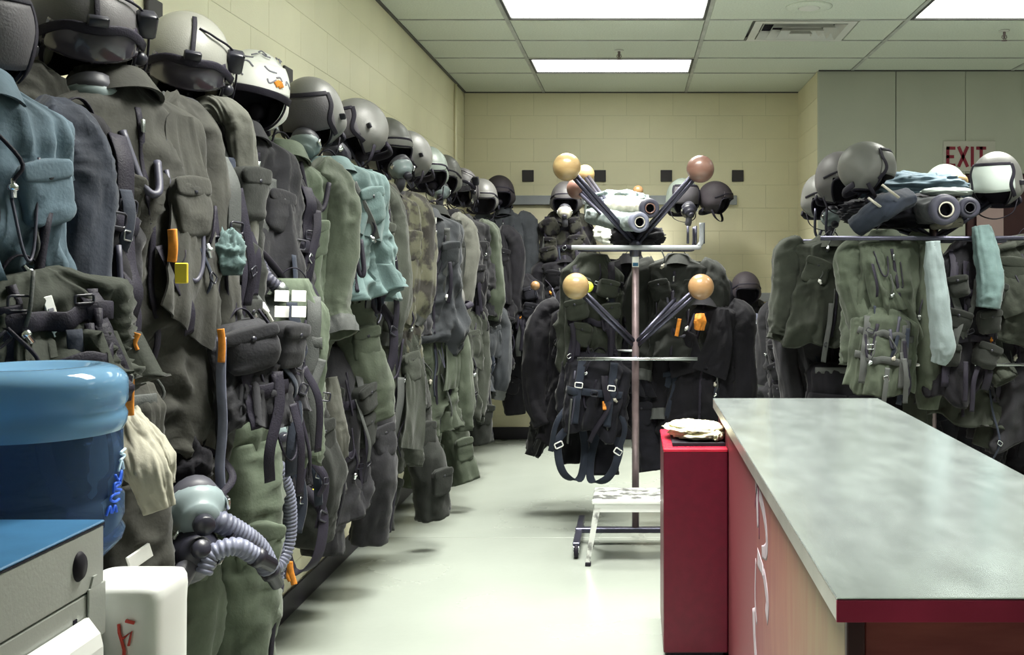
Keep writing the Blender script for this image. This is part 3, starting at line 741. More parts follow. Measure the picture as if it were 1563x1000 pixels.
def vest(label, loc, rz, m_='olive', W=.42, D=.20, Lg=.6, seed=1, q=1.0, group=None, n_pouch=5, strap='strap_black', pouch_m=None, tabs=(), cat='survival vest', name='survival_vest', amp=.020):
    rr = random.Random(seed); t = thing(name, label, cat, loc, rz, group)
    b = Body(W, D, Lg, seed, shoulder=.2, q=q, amp=amp, neck=.45, flare=.95); b.mesh().build('body', m_, t); top_loop(t)
    for sx in (-1,1):
        web(t, [b.front(sx*W*.30, z, .008) for z in np.linspace(-.05, -Lg*.95, 10)], .042, .003, strap, 'strap')
    for k in range(2):
        z = -Lg*(.33+.3*k); web(t, [b.front(x, z+rr.uniform(-.01,.01), .009) for x in np.linspace(-W*.44, W*.44, 8)], .036, .003, strap, 'webbing', 26, (0,0,1))
    for k in range(n_pouch):
        sx = (-1,1)[k % 2]; z = -Lg*(.30+.22*(k//2))+rr.uniform(-.02,.02); w_ = rr.uniform(.09,.14)
        pouch(t, b.front(sx*W*rr.uniform(.20,.30), z, .014), w_, rr.uniform(.10,.16), rr.uniform(.045,.07), pouch_m or m_, seed*5+k, rz=sx*.3)
    for k in range(3):
        x, z = rr.uniform(-.12,.12), -Lg*rr.uniform(.15,.9); p_ = b.front(x, z, .022)
        loop(rr.uniform(.02,.04), rr.uniform(.015,.03), .0025, rr.choice(['steel','mask_black','mask_black','mask_black']), t, p_, (0, rr.uniform(-.6,.6), 0))
    for k in range(2):
        x, z = rr.uniform(-.15,.15), -Lg*rr.uniform(.4,.8); p_ = b.front(x, z, .03); l = rr.uniform(.15,.32)
        web(t, [p_, p_+np.array([rr.uniform(-.03,.03),-.02,-l*.4]), p_+np.array([rr.uniform(-.04,.04),-.01,-l])], .025, .002, strap, 'loose_strap')
    clutter(t, b, seed, W, Lg, 4); tilt(t, seed, 7)
    return t, b

def trousers(label, loc, rz, m_='olive', W=.36, Lg=.85, seed=1, q=1.0, group=None, pockets=2, spread=.10, rad=.095, bend=.0, cat='flight trousers', name='flight_trousers', lacing=False, amp=.018, pm=None):
    rr = random.Random(seed); t = thing(name, label, cat, loc, rz, group)
    b = Body(W, .17, Lg*.32, seed, shoulder=.22, q=q, amp=amp*.7, neck=.75, flare=1.0, sway=.01); b.mesh().build('waist', m_, t); top_loop(t)
    web(t, [b.front(x, -.045, .003) for x in np.linspace(-W*.42, W*.42, 12)], .035, .003, 'strap_grey', 'belt', 30, (0,0,1))
    for sx in (-1, 1):
        dx = rr.uniform(-.03,.03); path = [(sx*W*.24,0,-Lg*.22),(sx*(W*.25+spread*.2),-.01,-Lg*.45),(sx*(W*.25+spread*.5)+dx,-.03+rr.uniform(-.03,.03)+bend*.4,-Lg*.7),(sx*(W*.22+spread)+dx,-.02+rr.uniform(-.04,.04)+bend,-Lg)]
        lg = limb(t, path, [rad*1.0,rad*1.08,rad*.95,rad*.86,rad*.8], m_, seed*3+sx+5, 'leg', q, amp, .85)
        pc = spline(path, 30)
        if pockets:
            for kk, f in enumerate([12, 22][:pockets]):
                c = pc[f]; pouch(t, c+np.array([sx*.0,-rad*.85,0]), .12, .15, .035, pm or m_, seed+kk+sx, rx=.05)
        web(t, [pc[i]+np.array([sx*rad*.6,-rad*.62,0]) for i in range(4,29,2)], .014, .003, 'strap_black', 'zip', 40)
        if lacing:
            z = [pc[i]+np.array([-sx*rad*.35+(.012 if i % 2 else -.012),-rad*.86,0]) for i in range(6,28)]
            MB().tube(np.array(z), .0022, 5).build('lacing', 'strap_grey', t)
    tilt(t, seed, 4)
    return t, b

def harness(label, loc, rz, m_='strap_black', W=.34, Lg=.75, seed=1, q=1.0, group=None, pad='near_black', cat='harness', name='parachute_harness', metal='mask_black', pads=False):
    rr = random.Random(seed); t = thing(name, label, cat, loc, rz, group)
    b = Body(W*.86, .15, Lg*.62, seed, shoulder=.2, q=q*.8, amp=.022, neck=.5, flare=.8); b.mesh().build('back_pad', pad, t); top_loop(t)
    for sx in (-1,1):
        web(t, [b.front(sx*W*.22, z, .012) for z in np.linspace(-.04,-Lg*.55,8)], .045, .003, m_, 'shoulder_strap')
        web(t, [(sx*W*.2,-.05,-Lg*.55),(sx*W*.42,-.09,-Lg*.72),(sx*W*.30,-.10,-Lg*.95),(sx*W*.08,-.06,-Lg*1.0),(sx*.02,-.02,-Lg*.8),(sx*.05,.02,-Lg*.58)], .045, .003, m_, 'leg_strap', 40)
        loop(.042,.028,.003, metal, t, b.front(sx*W*.22,-Lg*.25,.022)); loop(.045,.03,.004, metal, t, (sx*W*.40,-.10,-Lg*.74), (0,.5*sx,.3))
        web(t, [(sx*W*.3,-.06,-Lg*.4),(sx*W*.45,-.10,-Lg*.55),(sx*(W*.42+rr.uniform(-.05,.05)),-.09,-Lg*.8)], .03, .002, m_, 'loose_strap')
    web(t, [b.front(x, -Lg*.30, .016) for x in np.linspace(-W*.38, W*.38, 8)], .042, .003, m_, 'chest_strap', 26, (0,0,1))
    loop(.04,.03,.003, 'mask_black', t, b.front(0,-Lg*.30,.026))
    if pads:
        for k in range(2): pouch(t, b.front((k*2-1)*W*.2, -Lg*.45, .02), .08, .10, .045, pad, seed+k)
    clutter(t, b, seed, W, Lg*.6, 4); tilt(t, seed, 9)
    return t, b

def padded_roll(label, loc, rz, pts, r, m_, seed, name='flotation_collar', cat='flotation collar', group=None, q=1.0, flat=.8):
    t = thing(name, label, cat, loc, rz, group)
    limb(t, pts, r, m_, seed, 'bladder', q, .008, flat)
    p = spline(pts, 30); k = len(p)//2
    web(t, [p[i]+np.array([0,-.9*np.interp(i,[0,29],[r[0],r[-1]])*flat-.004,0]) for i in range(1,29,3)], .012, .002, 'strap_grey', 'seam', 40)
    return t

def mask_set(label, loc, rz, hose_pts, seed=1, rot=(.2,0,0), group=None, shell='mask_shell', hose_m='hose_grey', r=.021, s=1.0):
    t = thing('oxygen_mask', label, 'oxygen mask', loc, rz, group)
    make_mask(t, (0,0,0), rot, shell=shell, s=s)
    corr(spline(hose_pts, 60), r).build('hose', hose_m, t)
    e = spline(hose_pts, 60); dr = e[-1]-e[-2]; dr /= np.linalg.norm(dr)
    MB().tube([e[-1], e[-1]+dr*.02, e[-1]+dr*.021, e[-1]+dr*.06], [.024,.024,.018,.016], 14).build('connector', 'mask_black', t)
    web(t, [(-.05,-.05,.01),(-.09,-.02,.05),(-.06,.02,.10),(0,.03,.13)], .018, .002, 'strap_black', 'strap'); web(t, [(.05,-.05,.01),(.09,-.02,.05),(.06,.02,.10),(0,.03,.13)], .018, .002, 'strap_black', 'strap')
    return t
def hose_thing(label, loc, pts, r, m_='hose_grey', name='breathing_hose', cat='hose', group=None, smooth=False, conn='steel'):
    t = thing(name, label, cat, loc, 0, group); p = spline(pts, 70)
    (MB().tube(p, r, 12) if smooth else corr(p, r)).build('hose', m_, t)
    for e, f in ((p[-1], p[-2]), (p[0], p[1])):
        dr = e-f; dr /= np.linalg.norm(dr); MB().tube([e-dr*.01, e+dr*.02, e+dr*.021, e+dr*.05], [r*1.2,r*1.2,r*.7,r*.65], 12).build('connector', conn, t)
    return t
def crumple(label, loc, w_, h_, d_, m_, seed, name, cat, rz=0, n=44, m=30, amp=.35, rot=None, group=None):
    a = np.linspace(-math.pi/2, math.pi/2, m); th = np.linspace(0, 2*math.pi, n, endpoint=False)
    A, T = np.meshgrid(a, th, indexing='ij'); Vn = np.stack([np.cos(A)*np.cos(T), np.cos(A)*np.sin(T), np.sin(A)], -1)
    f = fold(Vn*2.2+seed, seed); f2 = fold(Vn*4.5+seed, seed+3); V = Vn*(1+amp*f+amp*.3*f2)[...,None]*np.array([w_/2, d_/2, h_/2])
    V[...,2] = np.maximum(V[...,2], -h_/2)
    t = thing(name, label, cat, loc, rz, group, rot); MB().grid(V, True, True, True).build('cloth', m_, t); return t

# ------------------------------------------------------------------ service counter (large furniture first)
cx0, cx1, cy0, cy1, ct = .335, 1.03, 1.73, 4.42, .919
t = thing('service_counter', 'long counter with a scuffed stainless steel top and worn red wooden base', 'counter', (0,0,0))
MB().box(cx0, cx1, cy0, cy1, ct-.004, ct, .0015).build('steel_top', 'counter_steel', t, smooth=False)
MB().box(cx0, cx0+.004, cy0, cy1, ct-.04, ct-.0045, .001).build('side_edge', 'counter_side', t, smooth=False)
MB().box(cx0, cx1, cy0-.001, cy0+.004, ct-.041, ct-.0045, .001).build('front_edge', 'counter_edge', t, smooth=False)
MB().box(cx0+.006, cx1-.004, cy0+.006, cy1-.004, ct-.038, ct-.006).build('core_board', 'ply_red', t, smooth=False)
MB().box(cx0+.020, cx0+.042, cy0+.03, cy1-.03, .02, ct-.041, .002).build('side_panel', 'ply_worn', t, smooth=False)
MB().box(cx0+.020, cx0+.05, cy0+.014, cy0+.032, .02, ct-.041, .002).build('corner_post', 'door_maroon', t, smooth=False)
MB().box(cx0+.052, cx1-.03, cy0+.022, cy0+.042, .02, ct-.041, .002).build('front_panel', 'ply_red', t, smooth=False)
MB().box(cx1-.042, cx1-.02, cy0+.03, cy1-.03, .02, ct-.041, .002).build('side_panel', 'ply_red', t, smooth=False)
MB().box(cx0+.05, cx1-.05, cy1-.05, cy1-.03, .02, ct-.041, .002).build('back_panel', 'ply_red', t, smooth=False)
MB().box(cx0+.06, cx1-.06, cy0+.06, cy1-.06, 0, .05).build('plinth', 'strap_black', t, smooth=False)
# worn stencilled strokes painted on the flank
def flank(pts, wd, m_='paint_white'):
    p = spline([(cx0+.0197, y, z) for y, z in pts], 24); wv = wd*(1+.5*(noise(p*9, 3)-.5))
    MB().tube(p, wv/2, 6, rb=.0004, side=(0,1,.2), power=4).build('painted_stroke', m_, t)
flank([(3.04,.86),(3.01,.80),(2.98,.73)], .05); flank([(2.96,.83),(2.86,.80),(2.80,.76),(2.80,.71),(2.90,.68)], .045)
flank([(3.06,.77),(2.99,.85),(2.96,.70)], .02, 'paint_maroon')
flank([(3.00,.64),(2.86,.63),(2.78,.58),(2.80,.53)], .05); flank([(3.04,.62),(3.06,.5),(3.02,.44)], .022)
flank([(3.10,.46),(3.06,.36),(2.96,.25),(2.84,.16)], .06); flank([(2.84,.16),(2.78,.24),(2.80,.33)], .05)

# red metal cabinet and the things on it
rx0, rx1, ry0, ry1, rt = .112, .352, 3.91, 4.39, .793
t = thing('metal_cabinet', 'narrow glossy red metal cabinet standing against the counter', 'cabinet', (0,0,0))
MB().box(rx0, rx1, ry0, ry1, .03, rt-.004, .004).build('body', 'red_metal', t, smooth=False)
MB().box(rx0-.001, rx1, ry0-.002, ry1+.001, rt-.014, rt, .003).build('top', 'red_top', t, smooth=False)
MB().box(rx0+.015, rx1-.015, ry0+.02, ry1-.02, 0, .03).build('plinth', 'strap_black', t, smooth=False)
t = thing('tray', 'flat black tray lying on the red cabinet under the pale cloth', 'tray', (0,0,rt))
MB().box(rx0+.035, rx1-.004, ry0+.05, ry1-.03, .0005, .006, .002).build('base', 'rubber', t, smooth=False)
MB().box(rx0+.035, rx1-.004, ry0+.05, ry0+.056, .006, .014, .001).build('rim', 'rubber', t, smooth=False); MB().box(rx0+.035, rx1-.004, ry1-.036, ry1-.03, .006, .03, .001).build('rim', 'rubber', t, smooth=False)
crumple('crumpled cream cloth lying on the black tray on the red cabinet', (.245, 4.15, rt+.036), .19, .055, .24, 'paper_cloth', 4, 'folded_cloth', 'cloth', 20, 70, 44)
crumple('small yellowed paper wad at the right of the cream cloth on the tray', (.328, 4.08, rt+.024), .04, .035, .12, 'paper_cloth', 9, 'paper_wad', 'paper', -10)

# aluminium step stool
t = thing('step_stool', 'scuffed aluminium one-step stool standing on the floor left of the red cabinet', 'stool', (0,0,0))
sx0, sx1, sy0, sy1, sz = -.205, .215, 5.20, 5.50, .318
MB().box(sx0, sx1, sy0, sy1, sz-.012, sz, .005).build('tread', 'aluminium', t, smooth=False)
MB().box(sx0-.002, sx1+.002, sy0-.006, sy0+.004, sz-.02, sz+.001, .004).build('front_lip', 'alu_bright', t, smooth=False)
MB().box(sx0+.01, sx1-.01, sy0+.005, sy0+.012, sz-.062, sz-.02, .001).build('apron', 'alu_bright', t, smooth=False)
MB().box(sx0+.01, sx1-.01, sy1-.012, sy1-.005, sz-.062, sz-.012, .001).build('apron', 'aluminium', t, smooth=False)
for k in range(4):
    MB().box(sx0+.02+.1*k, sx0+.05+.1*k, sy0+.02, sy1-.02, sz-.001, sz+.0015, .001).build('grip_rib', 'aluminium', t, smooth=False)
for ax in (-1,1):
    for ay in (-1,1):
        xa = sx0+.012 if ax < 0 else sx1-.012; ya = sy0+.01 if ay < 0 else sy1-.01
        a = np.array([xa, ya, sz-.012]); b_ = np.array([xa+ax*.045, ya+ay*.05, .012])
        mb = MB(); V = []
        for p_, w_ in ((a, .034), (b_, .022)):
            V += [p_+np.array(d_) for d_ in ((0,0,0),(-ax*w_,0,0),(-ax*w_,-ay*.003,0),(-ax*.003,-ay*.003,0),(-ax*.003,-ay*w_,0),(0,-ay*w_,0))]
        Q = [(i,(i+1) % 6,6+(i+1) % 6,6+i) for i in range(6)]
        lg = mb.add(V, Q+[(0,1,2,3),(0,3,4,5),(6,9,8,7),(6,11,10,9)]).build('leg', 'aluminium', t, smooth=False)
        MB().box(b_[0]-ax*.014-.014, b_[0]-ax*.014+.014, b_[1]-ay*.010-.014, b_[1]-ay*.010+.014, 0, .02, .003).build('foot_cap', 'rubber', lg, smooth=False)

# ------------------------------------------------------------------ foreground left: grey cabinet, cooler, bottle, white bin
gx, gz, gy = -.738, 1.112, 1.46
t = thing('steel_cabinet', 'grey metal cabinet with a blue laminate top at the left foreground', 'cabinet', (0,0,0))
MB().box(-1.40, gx-.006, .25, gy, .02, gz-.02, .003).build('body', 'cab_grey', t, smooth=False)
MB().box(-1.402, gx+.001, .248, gy+.002, gz-.004, gz, .0015).build('blue_top', 'cab_blue', t, smooth=False)
MB().box(-1.402, gx+.0005, .248, gy+.001, gz-.0068, gz-.0042).build('top_trim', 'strap_black', t, smooth=False)
MB().box(gx-.006, gx, .25, gy, gz-.088, gz-.007, .0015).build('upper_panel', 'cab_grey', t, smooth=False)
MB().box(gx-.006, gx-.001, .25, gy-.040, .05, gz-.091, .0015).build('door', 'cab_grey', t, smooth=False)
MB().box(gx-.006, gx, gy-.037, gy, .02, gz-.091, .0015).build('corner_stile', 'cab_grey', t, smooth=False)
mb = MB().lathe([(.001,.006),(.013,.005),(.016,.001),(.016,-.002)], 24, axis='x'); mb.move((gx, gy-.065, gz-.047)); V = mb.v[0]; V[:,2] = (V[:,2]-(gz-.047))*1.25+gz-.047
mb.build('lock', 'rubber', t)
MB().box(gx-.0015, gx+.0005, gy-.078, gy-.070, gz-.185, gz-.115).build('slot', 'dark_hole', t, smooth=False)
MB().box(gx, gx+.003, gy-.045, gy-.0, .955, 1.028, .001).add([(gx,gy-.04,1.028),(gx+.003,gy-.04,1.028),(gx+.003,gy-.012,1.028),(gx,gy-.012,1.028),(gx,gy-.032,1.042),(gx+.003,gy-.032,1.042),(gx+.003,gy-.022,1.042),(gx,gy-.022,1.042)], [(0,1,5,4),(1,2,6,5),(2,3,7,6),(3,0,4,7),(4,5,6,7)]).build('bracket', 'cab_grey', t, smooth=False)
t = thing('plastic_rail', 'white plastic rail mounted along the side of the grey cabinet', 'rail', (0,0,0))
pr = np.array([(gx+.001,.925),(gx+.001,.992),(gx+.006,.993),(gx+.022,.972),(gx+.026,.955),(gx+.026,.93),(gx+.022,.925)])
V = np.stack([np.stack([pr[:,0], np.full(7, y), pr[:,1]], -1) for y in np.linspace(.30, gy-.052, 6)])
MB().grid(V, True, True, True).build('rail_body', 'plastic_white', t, smooth=False)
for y in (.9, 1.2): MB().box(gx+.026, gx+.028, y, y+.012, .934, .95).build('slot', 'rubber', t, smooth=False)
bx, by, bz = -.934, 1.625, .99
t = thing('water_cooler', 'white water cooler stand behind the grey cabinet, carrying the blue bottle', 'water cooler', (bx, by, 0))
MB().box(-.15, .112, -.14, .16, .02, .93, .02).build('cabinet_body', 'plastic_white', t)
MB().lathe([(.13,.928),(.135,.935),(.13,.955),(.09,.965),(.06,.95)], 32, (-.0,0,0), cap=False).build('bottle_collar', 'plastic_white', t)
MB().box(-.14, .10, -.13, .15, 0, .02).build('foot', 'rubber', t, smooth=False)
# upturned bottle
t = thing('water_bottle', 'large upturned blue translucent water bottle at the left edge of the photo', 'water bottle', (bx, by, 0))
R = .137
prof = [(.001,.965),(.024,.966),(.026,.985),(.03,.993),(.06,1.0),(.105,1.02),(.128,1.045),(.132,1.06),(.126,1.072),(.131,1.084),(.131,1.115),(.125,1.124),(.1285,1.135),(.130,1.145),(.1295,1.225),(.1345,1.236),(.136,1.25),(.131,1.261),(.1365,1.272),(.137,1.30)]
prof += [(.137-.042*(1-math.cos(a)), 1.300+.016*math.sin(a)*2) for a in np.linspace(.2, math.pi/2, 8)]
prof += [(.085,1.330),(.078,1.322),(.04,1.318),(.001,1.316)]
prof = [(r, .99+(z-.99)*.965-.008) for r, z in prof]
MB().lathe([q for q in prof if q[1] < 1.215], 64, cap=False).build('shell', 'bottle_blue', t)
i_ = [q for q in range(len(prof)) if prof[q][1] >= 1.215][0]; MB().lathe(prof[i_-1:], 64, cap=False).build('heel', 'bottle_heel', t)
wp = [(r*.975, z) for r, z in prof if z < 1.205][1:]; wp = [(.001, wp[0][1]+.004)]+wp+[(wp[-1][0], 1.215), (.001, 1.215)]
MB().lathe(wp, 48).build('water', 'bottle_water', t)
sg = [[(0,0),(.3,.9),(.5,.1),(.8,.8),(1,0)],[(1,.9),(.3,.9),(.1,.5),(.5,.1),(1,.2)],[(.1,0),(.2,1),(.9,.8),(.2,.5),(1,0)],[(0,.8),(.4,.1),(.8,1),(.6,-.3)],[(.1,0),(.5,1),(.9,0)],[(1,1),(.1,.8),(.9,.3),(0,0)]]
for k in range(6):                # lettering running up the far right side of the bottle, too worn to read
    r = .1335; z = 1.085+.0155*k; a0 = math.radians(-12+3.2*k)
    p = [(r*math.cos(a0+u*.20), r*math.sin(a0+u*.20), z+v*.014) for u, v in sg[k]]
    MB().tube(spline(p, 16), .0022, 6).build('printed_letter', 'bottle_ink' if k < 4 else 'bottle_ink_pale', t)
t = thing('cup_bin', 'white rounded plastic bin with red marks between the grey cabinet and the quilted trousers', 'bin', (0,0,0))
mb = MB(); th = np.linspace(0, 2*math.pi, 40, endpoint=False); c, s1 = np.cos(th), np.sin(th); c, s1 = np.sign(c)*np.abs(c)**.35, np.sign(s1)*np.abs(s1)**.35
V = []
for k, z in ((.86,.25),(.93,.252),(.95,.6),(.98,.96),(1,.985),(.985,.998),(.93,1.006),(.80,1.008),(.1,1.008)): V.append(np.stack([-.741+c*.066*k, 1.545+s1*.065*k, np.full(40, z)], -1))
mb.grid(np.stack(V), True, True, True).build('bin_body', 'plastic_white', t)
MB().tube([(-.722+.004*math.sin(k), 1.478, .90+.012*k) for k in range(6)], .0025, 6).tube([(-.716, 1.478, .965), (-.704, 1.478, .962)], .0025, 6).tube([(-.72,1.478,.94),(-.708,1.478,.95),(-.712,1.478,.93)], .002, 6).build('red_marks', 'red_mark', t)
MB().box(-.80,-.69,1.50,1.60,0,.25,.004).build('stand', 'plastic_white', t, smooth=False)

# ------------------------------------------------------------------ peg rails
def rail(lab, horiz, a0, a1, fixed, z0, z1, pegs, z_end, reach, m_='rail_grey', knob='rubber', knobs=()):
    t = thing('peg_rail', lab, 'rail', (0,0,0))
    if horiz: MB().box(a0, a1, fixed-.03, fixed, z0, z1, .004).build('board', m_, t, smooth=False)
    else: MB().box(fixed, fixed+.03, a0, a1, z0, z1, .004).build('board', m_, t, smooth=False)
    for i, a in enumerate(pegs):
        zm = (z0+z1)/2
        if horiz: p = [(a, fixed-.03, zm),(a, fixed-reach*.6, zm),(a, fixed-reach, z_end-.06),(a, fixed-reach, z_end)]
        else: p = [(fixed+.03, a, zm),(fixed+reach*.6, a, zm),(fixed+reach, a, z_end-.06),(fixed+reach, a, z_end)]
        o = MB().tube(spline(p, 16), .008, 8).build('peg', 'tube_dark', t)
        c = p[-1]; MB().sphere(c, .043 if i in knobs else .03, 18, 12).build('knob', knob, o)
    return t
left_h = [(128,42,2.43),(283,95,2.91),(382,140,3.44),(475,172,4.07),(546,196,4.77),(588,222,5.3),(622,238,5.85),(652,258,6.45),(676,268,7.05),(704,286,7.62),(735,300,8.25)]
rail('long grey peg rail along the left wall under the helmets', False, 1.65, 8.98, XL+.003, 2.02, 2.10, [1.98]+[h_[2] for h_ in left_h], 1.98, .22)
rail('lower grey peg rail along the left wall behind the hanging trousers', False, 1.65, 8.98, XL+.003, 1.17, 1.245, [2.4+.5*k for k in range(13)], 1.25, .16)
rail('upper grey peg rail on the back wall', True, XL+.05, .89, YB-.003, 2.02, 2.10, [-1.11,-.56,-.283,.04,.403,.66], 2.02, .40)
rail('lower grey peg rail on the back wall', True, XL+.05, 1.25, YB-.003, 1.185, 1.262, [-.8,-.45,0,.4,.92], 1.26, .40)
rail('short upright-pegged rail on the side wall at the right of the back wall', False, 8.12, 8.98, XR-.033, 1.30, 1.37, [], 1.3, .2)
x, y, z = P(974, 291, 8.6); t = thing('wooden_knob', 'small brown wooden knob standing above the folded pale cloth on the rack', 'knob', (x, y, z))
MB().sphere((0,0,0), .043, 20, 14).build('ball', 'wood_ball', t); MB().tube(spline([(0,0,-.03),(0,.0,-.12),(0,.20,-.10),(0,YB-.035-y,-.10)], 16), .008, 8).build('stem', 'tube_dark', t)
x, y, z = P(817, 436, 8.3); t = thing('wooden_knob', 'small orange wooden knob sticking out left of the lower rack ball', 'knob', (x, y, z))
MB().sphere((0,0,0), .037, 20, 14).build('ball', 'wood_ball', t); MB().tube(spline([(0,0,-.02),(0,.1,-.09),(0,YB-.035-y,-.09)], 16), .008, 8).build('stem', 'tube_dark', t)

# ------------------------------------------------------------------ helmets on the left wall
G = 'aviator helmets along the left wall'
HL = [ # label, face, tilt, roll, shell, style, mask
 ('helmet_mid', 'large dark helmet with an oxygen mask at the top left corner', 38, 38, 0, 'open', 'mask_shell'),
 ('helmet_light', 'grey helmet with a raised black visor and cable, topmost left of the white helmet', 30, 36, 6, 'open', 'mask_black'),
 ('helmet_white', 'white helmet with dark scribbled markings and a black band', 35, 10, 10, 'white', False),
 ('helmet_grey', 'grey helmet with a black band right of the white helmet', 2, 20, -4, 'cover', 'mask_shell'),
 ('helmet_grey', 'grey helmet with a pointed dark-edged visor cover turned to the left', -38, 14, -10, 'cover', 'mask_black'),
 ('helmet_grey', 'plain grey helmet overlapped by the one with the pointed visor cover', 45, 12, 0, 'plain', 'mask_shell'),
 ('helmet_grey', 'grey helmet with dark diagonal straps, middle of the left wall row', -30, 12, -8, 'cover', False),
 ('helmet_pale', 'pale greenish helmet squeezed behind the helmet with dark diagonal straps', 25, 14, 0, 'plain', False),
 ('helmet_grey', 'small grey helmet with dark clip, third from the far end', 10, 10, 6, 'plain', 'mask_shell'),
 ('helmet_mid', 'grey helmet with a black brim band, second from the far left corner', -5, 14, 0, 'open', False),
 ('helmet_grey', 'grey helmet at the far end of the left wall row, next to the corner', 15, 14, 0, 'plain', False)]
for (px, py, Y), (sh, lab, fc, ti, ro, st, mk) in zip(left_h, HL):
    make_helmet(lab, P(px, py, Y), fc, ti, ro, sh, st, G, mask=mk, q=1.0 if Y < 5 else .7, sc=1.0 if Y < 5 else 1.03)
make_helmet('partly visible pale grey helmet at the extreme left edge above the blue jacket', P(-66, 40, 2.05), 60, 20, 0, 'helmet_grey', 'cover', G)
x, y, z = P(672, 460, 6.0)
make_helmet('grey helmet with a yellow strap hanging low among the left wall gear', (x, y, z), -60, 50, 0, 'helmet_grey', 'plain', G, q=.7)
k = thing('pull_strap', 'short yellow strap hanging beside the low grey helmet', 'strap', (x-.07, y-.14, z+.02)); web(k, [(0,0,0),(.005,-.005,-.05),(.01,0,-.10)], .025, .003, 'yellow', 'webbing')
k = mask_set('pale oxygen mask dangling left of the low grey helmet', (x-.14, y-.10, z+.06), 40, [(0,-.07,-.10),(.01,-.06,-.2),(.04,-.03,-.3)], 1, group=None, shell='pad_tan', s=.8)

# ------------------------------------------------------------------ garments, upper tier of the left wall
UG = 'flight garments on the upper pegs of the left wall'; LG = 'flight garments on the lower pegs of the left wall'
ZU = 1.93; XG = -1.235
jacket('light blue-grey flight jacket at the far left above the water bottle', (-1.25, 1.97, 1.84), 62, 'blue_grey', .38, .20, .66, 11, 1.3, group=UG, sleeve_m='denim_dark', amp=.030)
k, b = vest('olive gear bag with a white tag hanging over the water bottle', (-1.13, 1.93, 1.455), 60, 'olive', .27, .18, .26, 21, 1.1, n_pouch=0, cat='gear bag', name='gear_bag', group=UG, amp=.035)
label_patch(k, b, .0, -.08, .018, .075, ry=-.12)
jacket('brown-olive flight jacket with smooth long sleeves under the large dark helmet', (XG, 2.46, ZU), 66, 'brown_olive', .44, .24, .95, 12, 1.25, group=UG, amp=.024, slen=.62)
k, b = vest('dark olive survival vest with many pouches below the topmost grey helmet', (XG, 2.90, ZU-.02), 62, 'dark_olive', .44, .24, .80, 13, 1.2, n_pouch=6, group=UG)
k = thing('webbing_strap', 'upright orange strap above the yellow tag on the dark olive vest', 'strap', P(260,375,2.26)); web(k, [(0,0,.035),(.003,-.003,0),(0,0,-.035)], .02, .005, 'orange', 'webbing'); web(k, [(0,.002,-.03),(.01,.0,-.05),(.02,0,-.07)], .016, .002, 'strap_black', 'cord')
k = thing('cloth_tag', 'yellow square tag hanging among the dark olive vest pouches', 'tag', P(277,417,2.24)); MB().box(-.014,.014,-.003,.003,-.022,.022,.002).build('tag_card', 'yellow', k, smooth=False); MB().tube(spline([(0,0,.02),(.004,.01,.035),(.0,.02,.05)], 8), .0015, 5).build('cord', 'strap_black', k)
k, b = jacket('tan-grey garment with thick padded collar beside the white helmet', (XG, 3.26, ZU-.01), 58, 'charcoal', .40, .20, .80, 14, 1.1, sleeves=(1,0), group=UG)
padded_roll('padded tan flotation collar hanging below the white helmet', (-1.15, 2.92, 1.895), 40, [(-.09,0,-.03),(-.03,-.03,.01),(.03,-.04,-.02),(.045,-.04,-.12),(.05,-.03,-.26),(.055,-.02,-.41)], [.026,.034,.036,.036,.04,.03], 'tan_grey', 3, q=1.2)
k, b = jacket('light sage flight jacket with darker sleeves beside the padded tan collar', (XG+.0, 3.66, ZU-.02), 50, 'sage_light', .42, .22, .98, 15, 1.15, sleeves=(1,1), sleeve_m='sage', group=UG, slen=.50)
k, b = vest('sage cloth panel with a white taped cross, left of the dark hose', P(446,425,3.12), 25, 'sage_light', .20, .12, .55, 27, 1.1, n_pouch=0, strap='strap_grey', group=UG, cat='garment', name='survival_vest', amp=.012)
for dx in (430,456):
    for dy in (452,476): at_world(MB().box(-.020,.020,-.002,.002,-.016,.016,.001).build('tape_patch', 'white_label', k, smooth=False), k, P(dx, dy, 2.98)).rotation_euler = (-.1,0,.1)
jacket('pale teal flight jacket with a flared loose hem', (XG+.06, 4.02, ZU-.04), 48, 'teal_light', .42, .24, .55, 16, 1.1, sleeves=(1,0), sleeve_m='sage_light', group=UG, flare=1.35, slen=.40, amp=.028)
trousers('olive flight trousers hanging under the pale teal jacket', (XG+.03, 4.10, 1.48), 50, 'sage', .34, .62, 31, 1.0, group=UG, pockets=1)
k, b = jacket('olive flight jacket with a folded collar beside the camouflage sleeve', (XG, 4.48, ZU-.05), 55, 'olive', .42, .22, .82, 17, 1.0, group=UG)
jacket('camouflage field jacket with a thick mottled sleeve', (XG+.02, 4.98, ZU-.05), 48, 'camo', .44, .24, .86, 18, 1.0, sleeves=(1,1), group=UG, slen=.50)
vest('charcoal survival vest between the camouflage jacket and the sage pad', (XG, 5.45, ZU-.06), 52, 'charcoal', .40, .22, .70, 19, .8, group=UG)
k, b = jacket('sage garment with a rounded pale shoulder patch, far part of the left wall', (XG+.06, 5.85, ZU-.12), 40, 'slate', .44, .24, .74, 20, .8, sleeves=(0,0), sleeve_m='sage', group=UG)
MB().box(-.05,.05,-.004,.004,-.02,.02,.002).move(tuple(b.front(-.03,-.07,.02))).build('shoulder_patch', 'white_label', k, smooth=False)
jacket('dark olive jacket with a pale sleeve near the far left corner', (XG+.02, 6.35, ZU-.08), 42, 'dark_olive', .42, .22, .80, 22, .75, sleeve_m='tan_grey', group=UG)
vest('near-black survival vest below the helmet with pale lamps', (XG, 6.85, ZU-.08), 45, 'near_black', .42, .24, .78, 23, .7, group=UG)
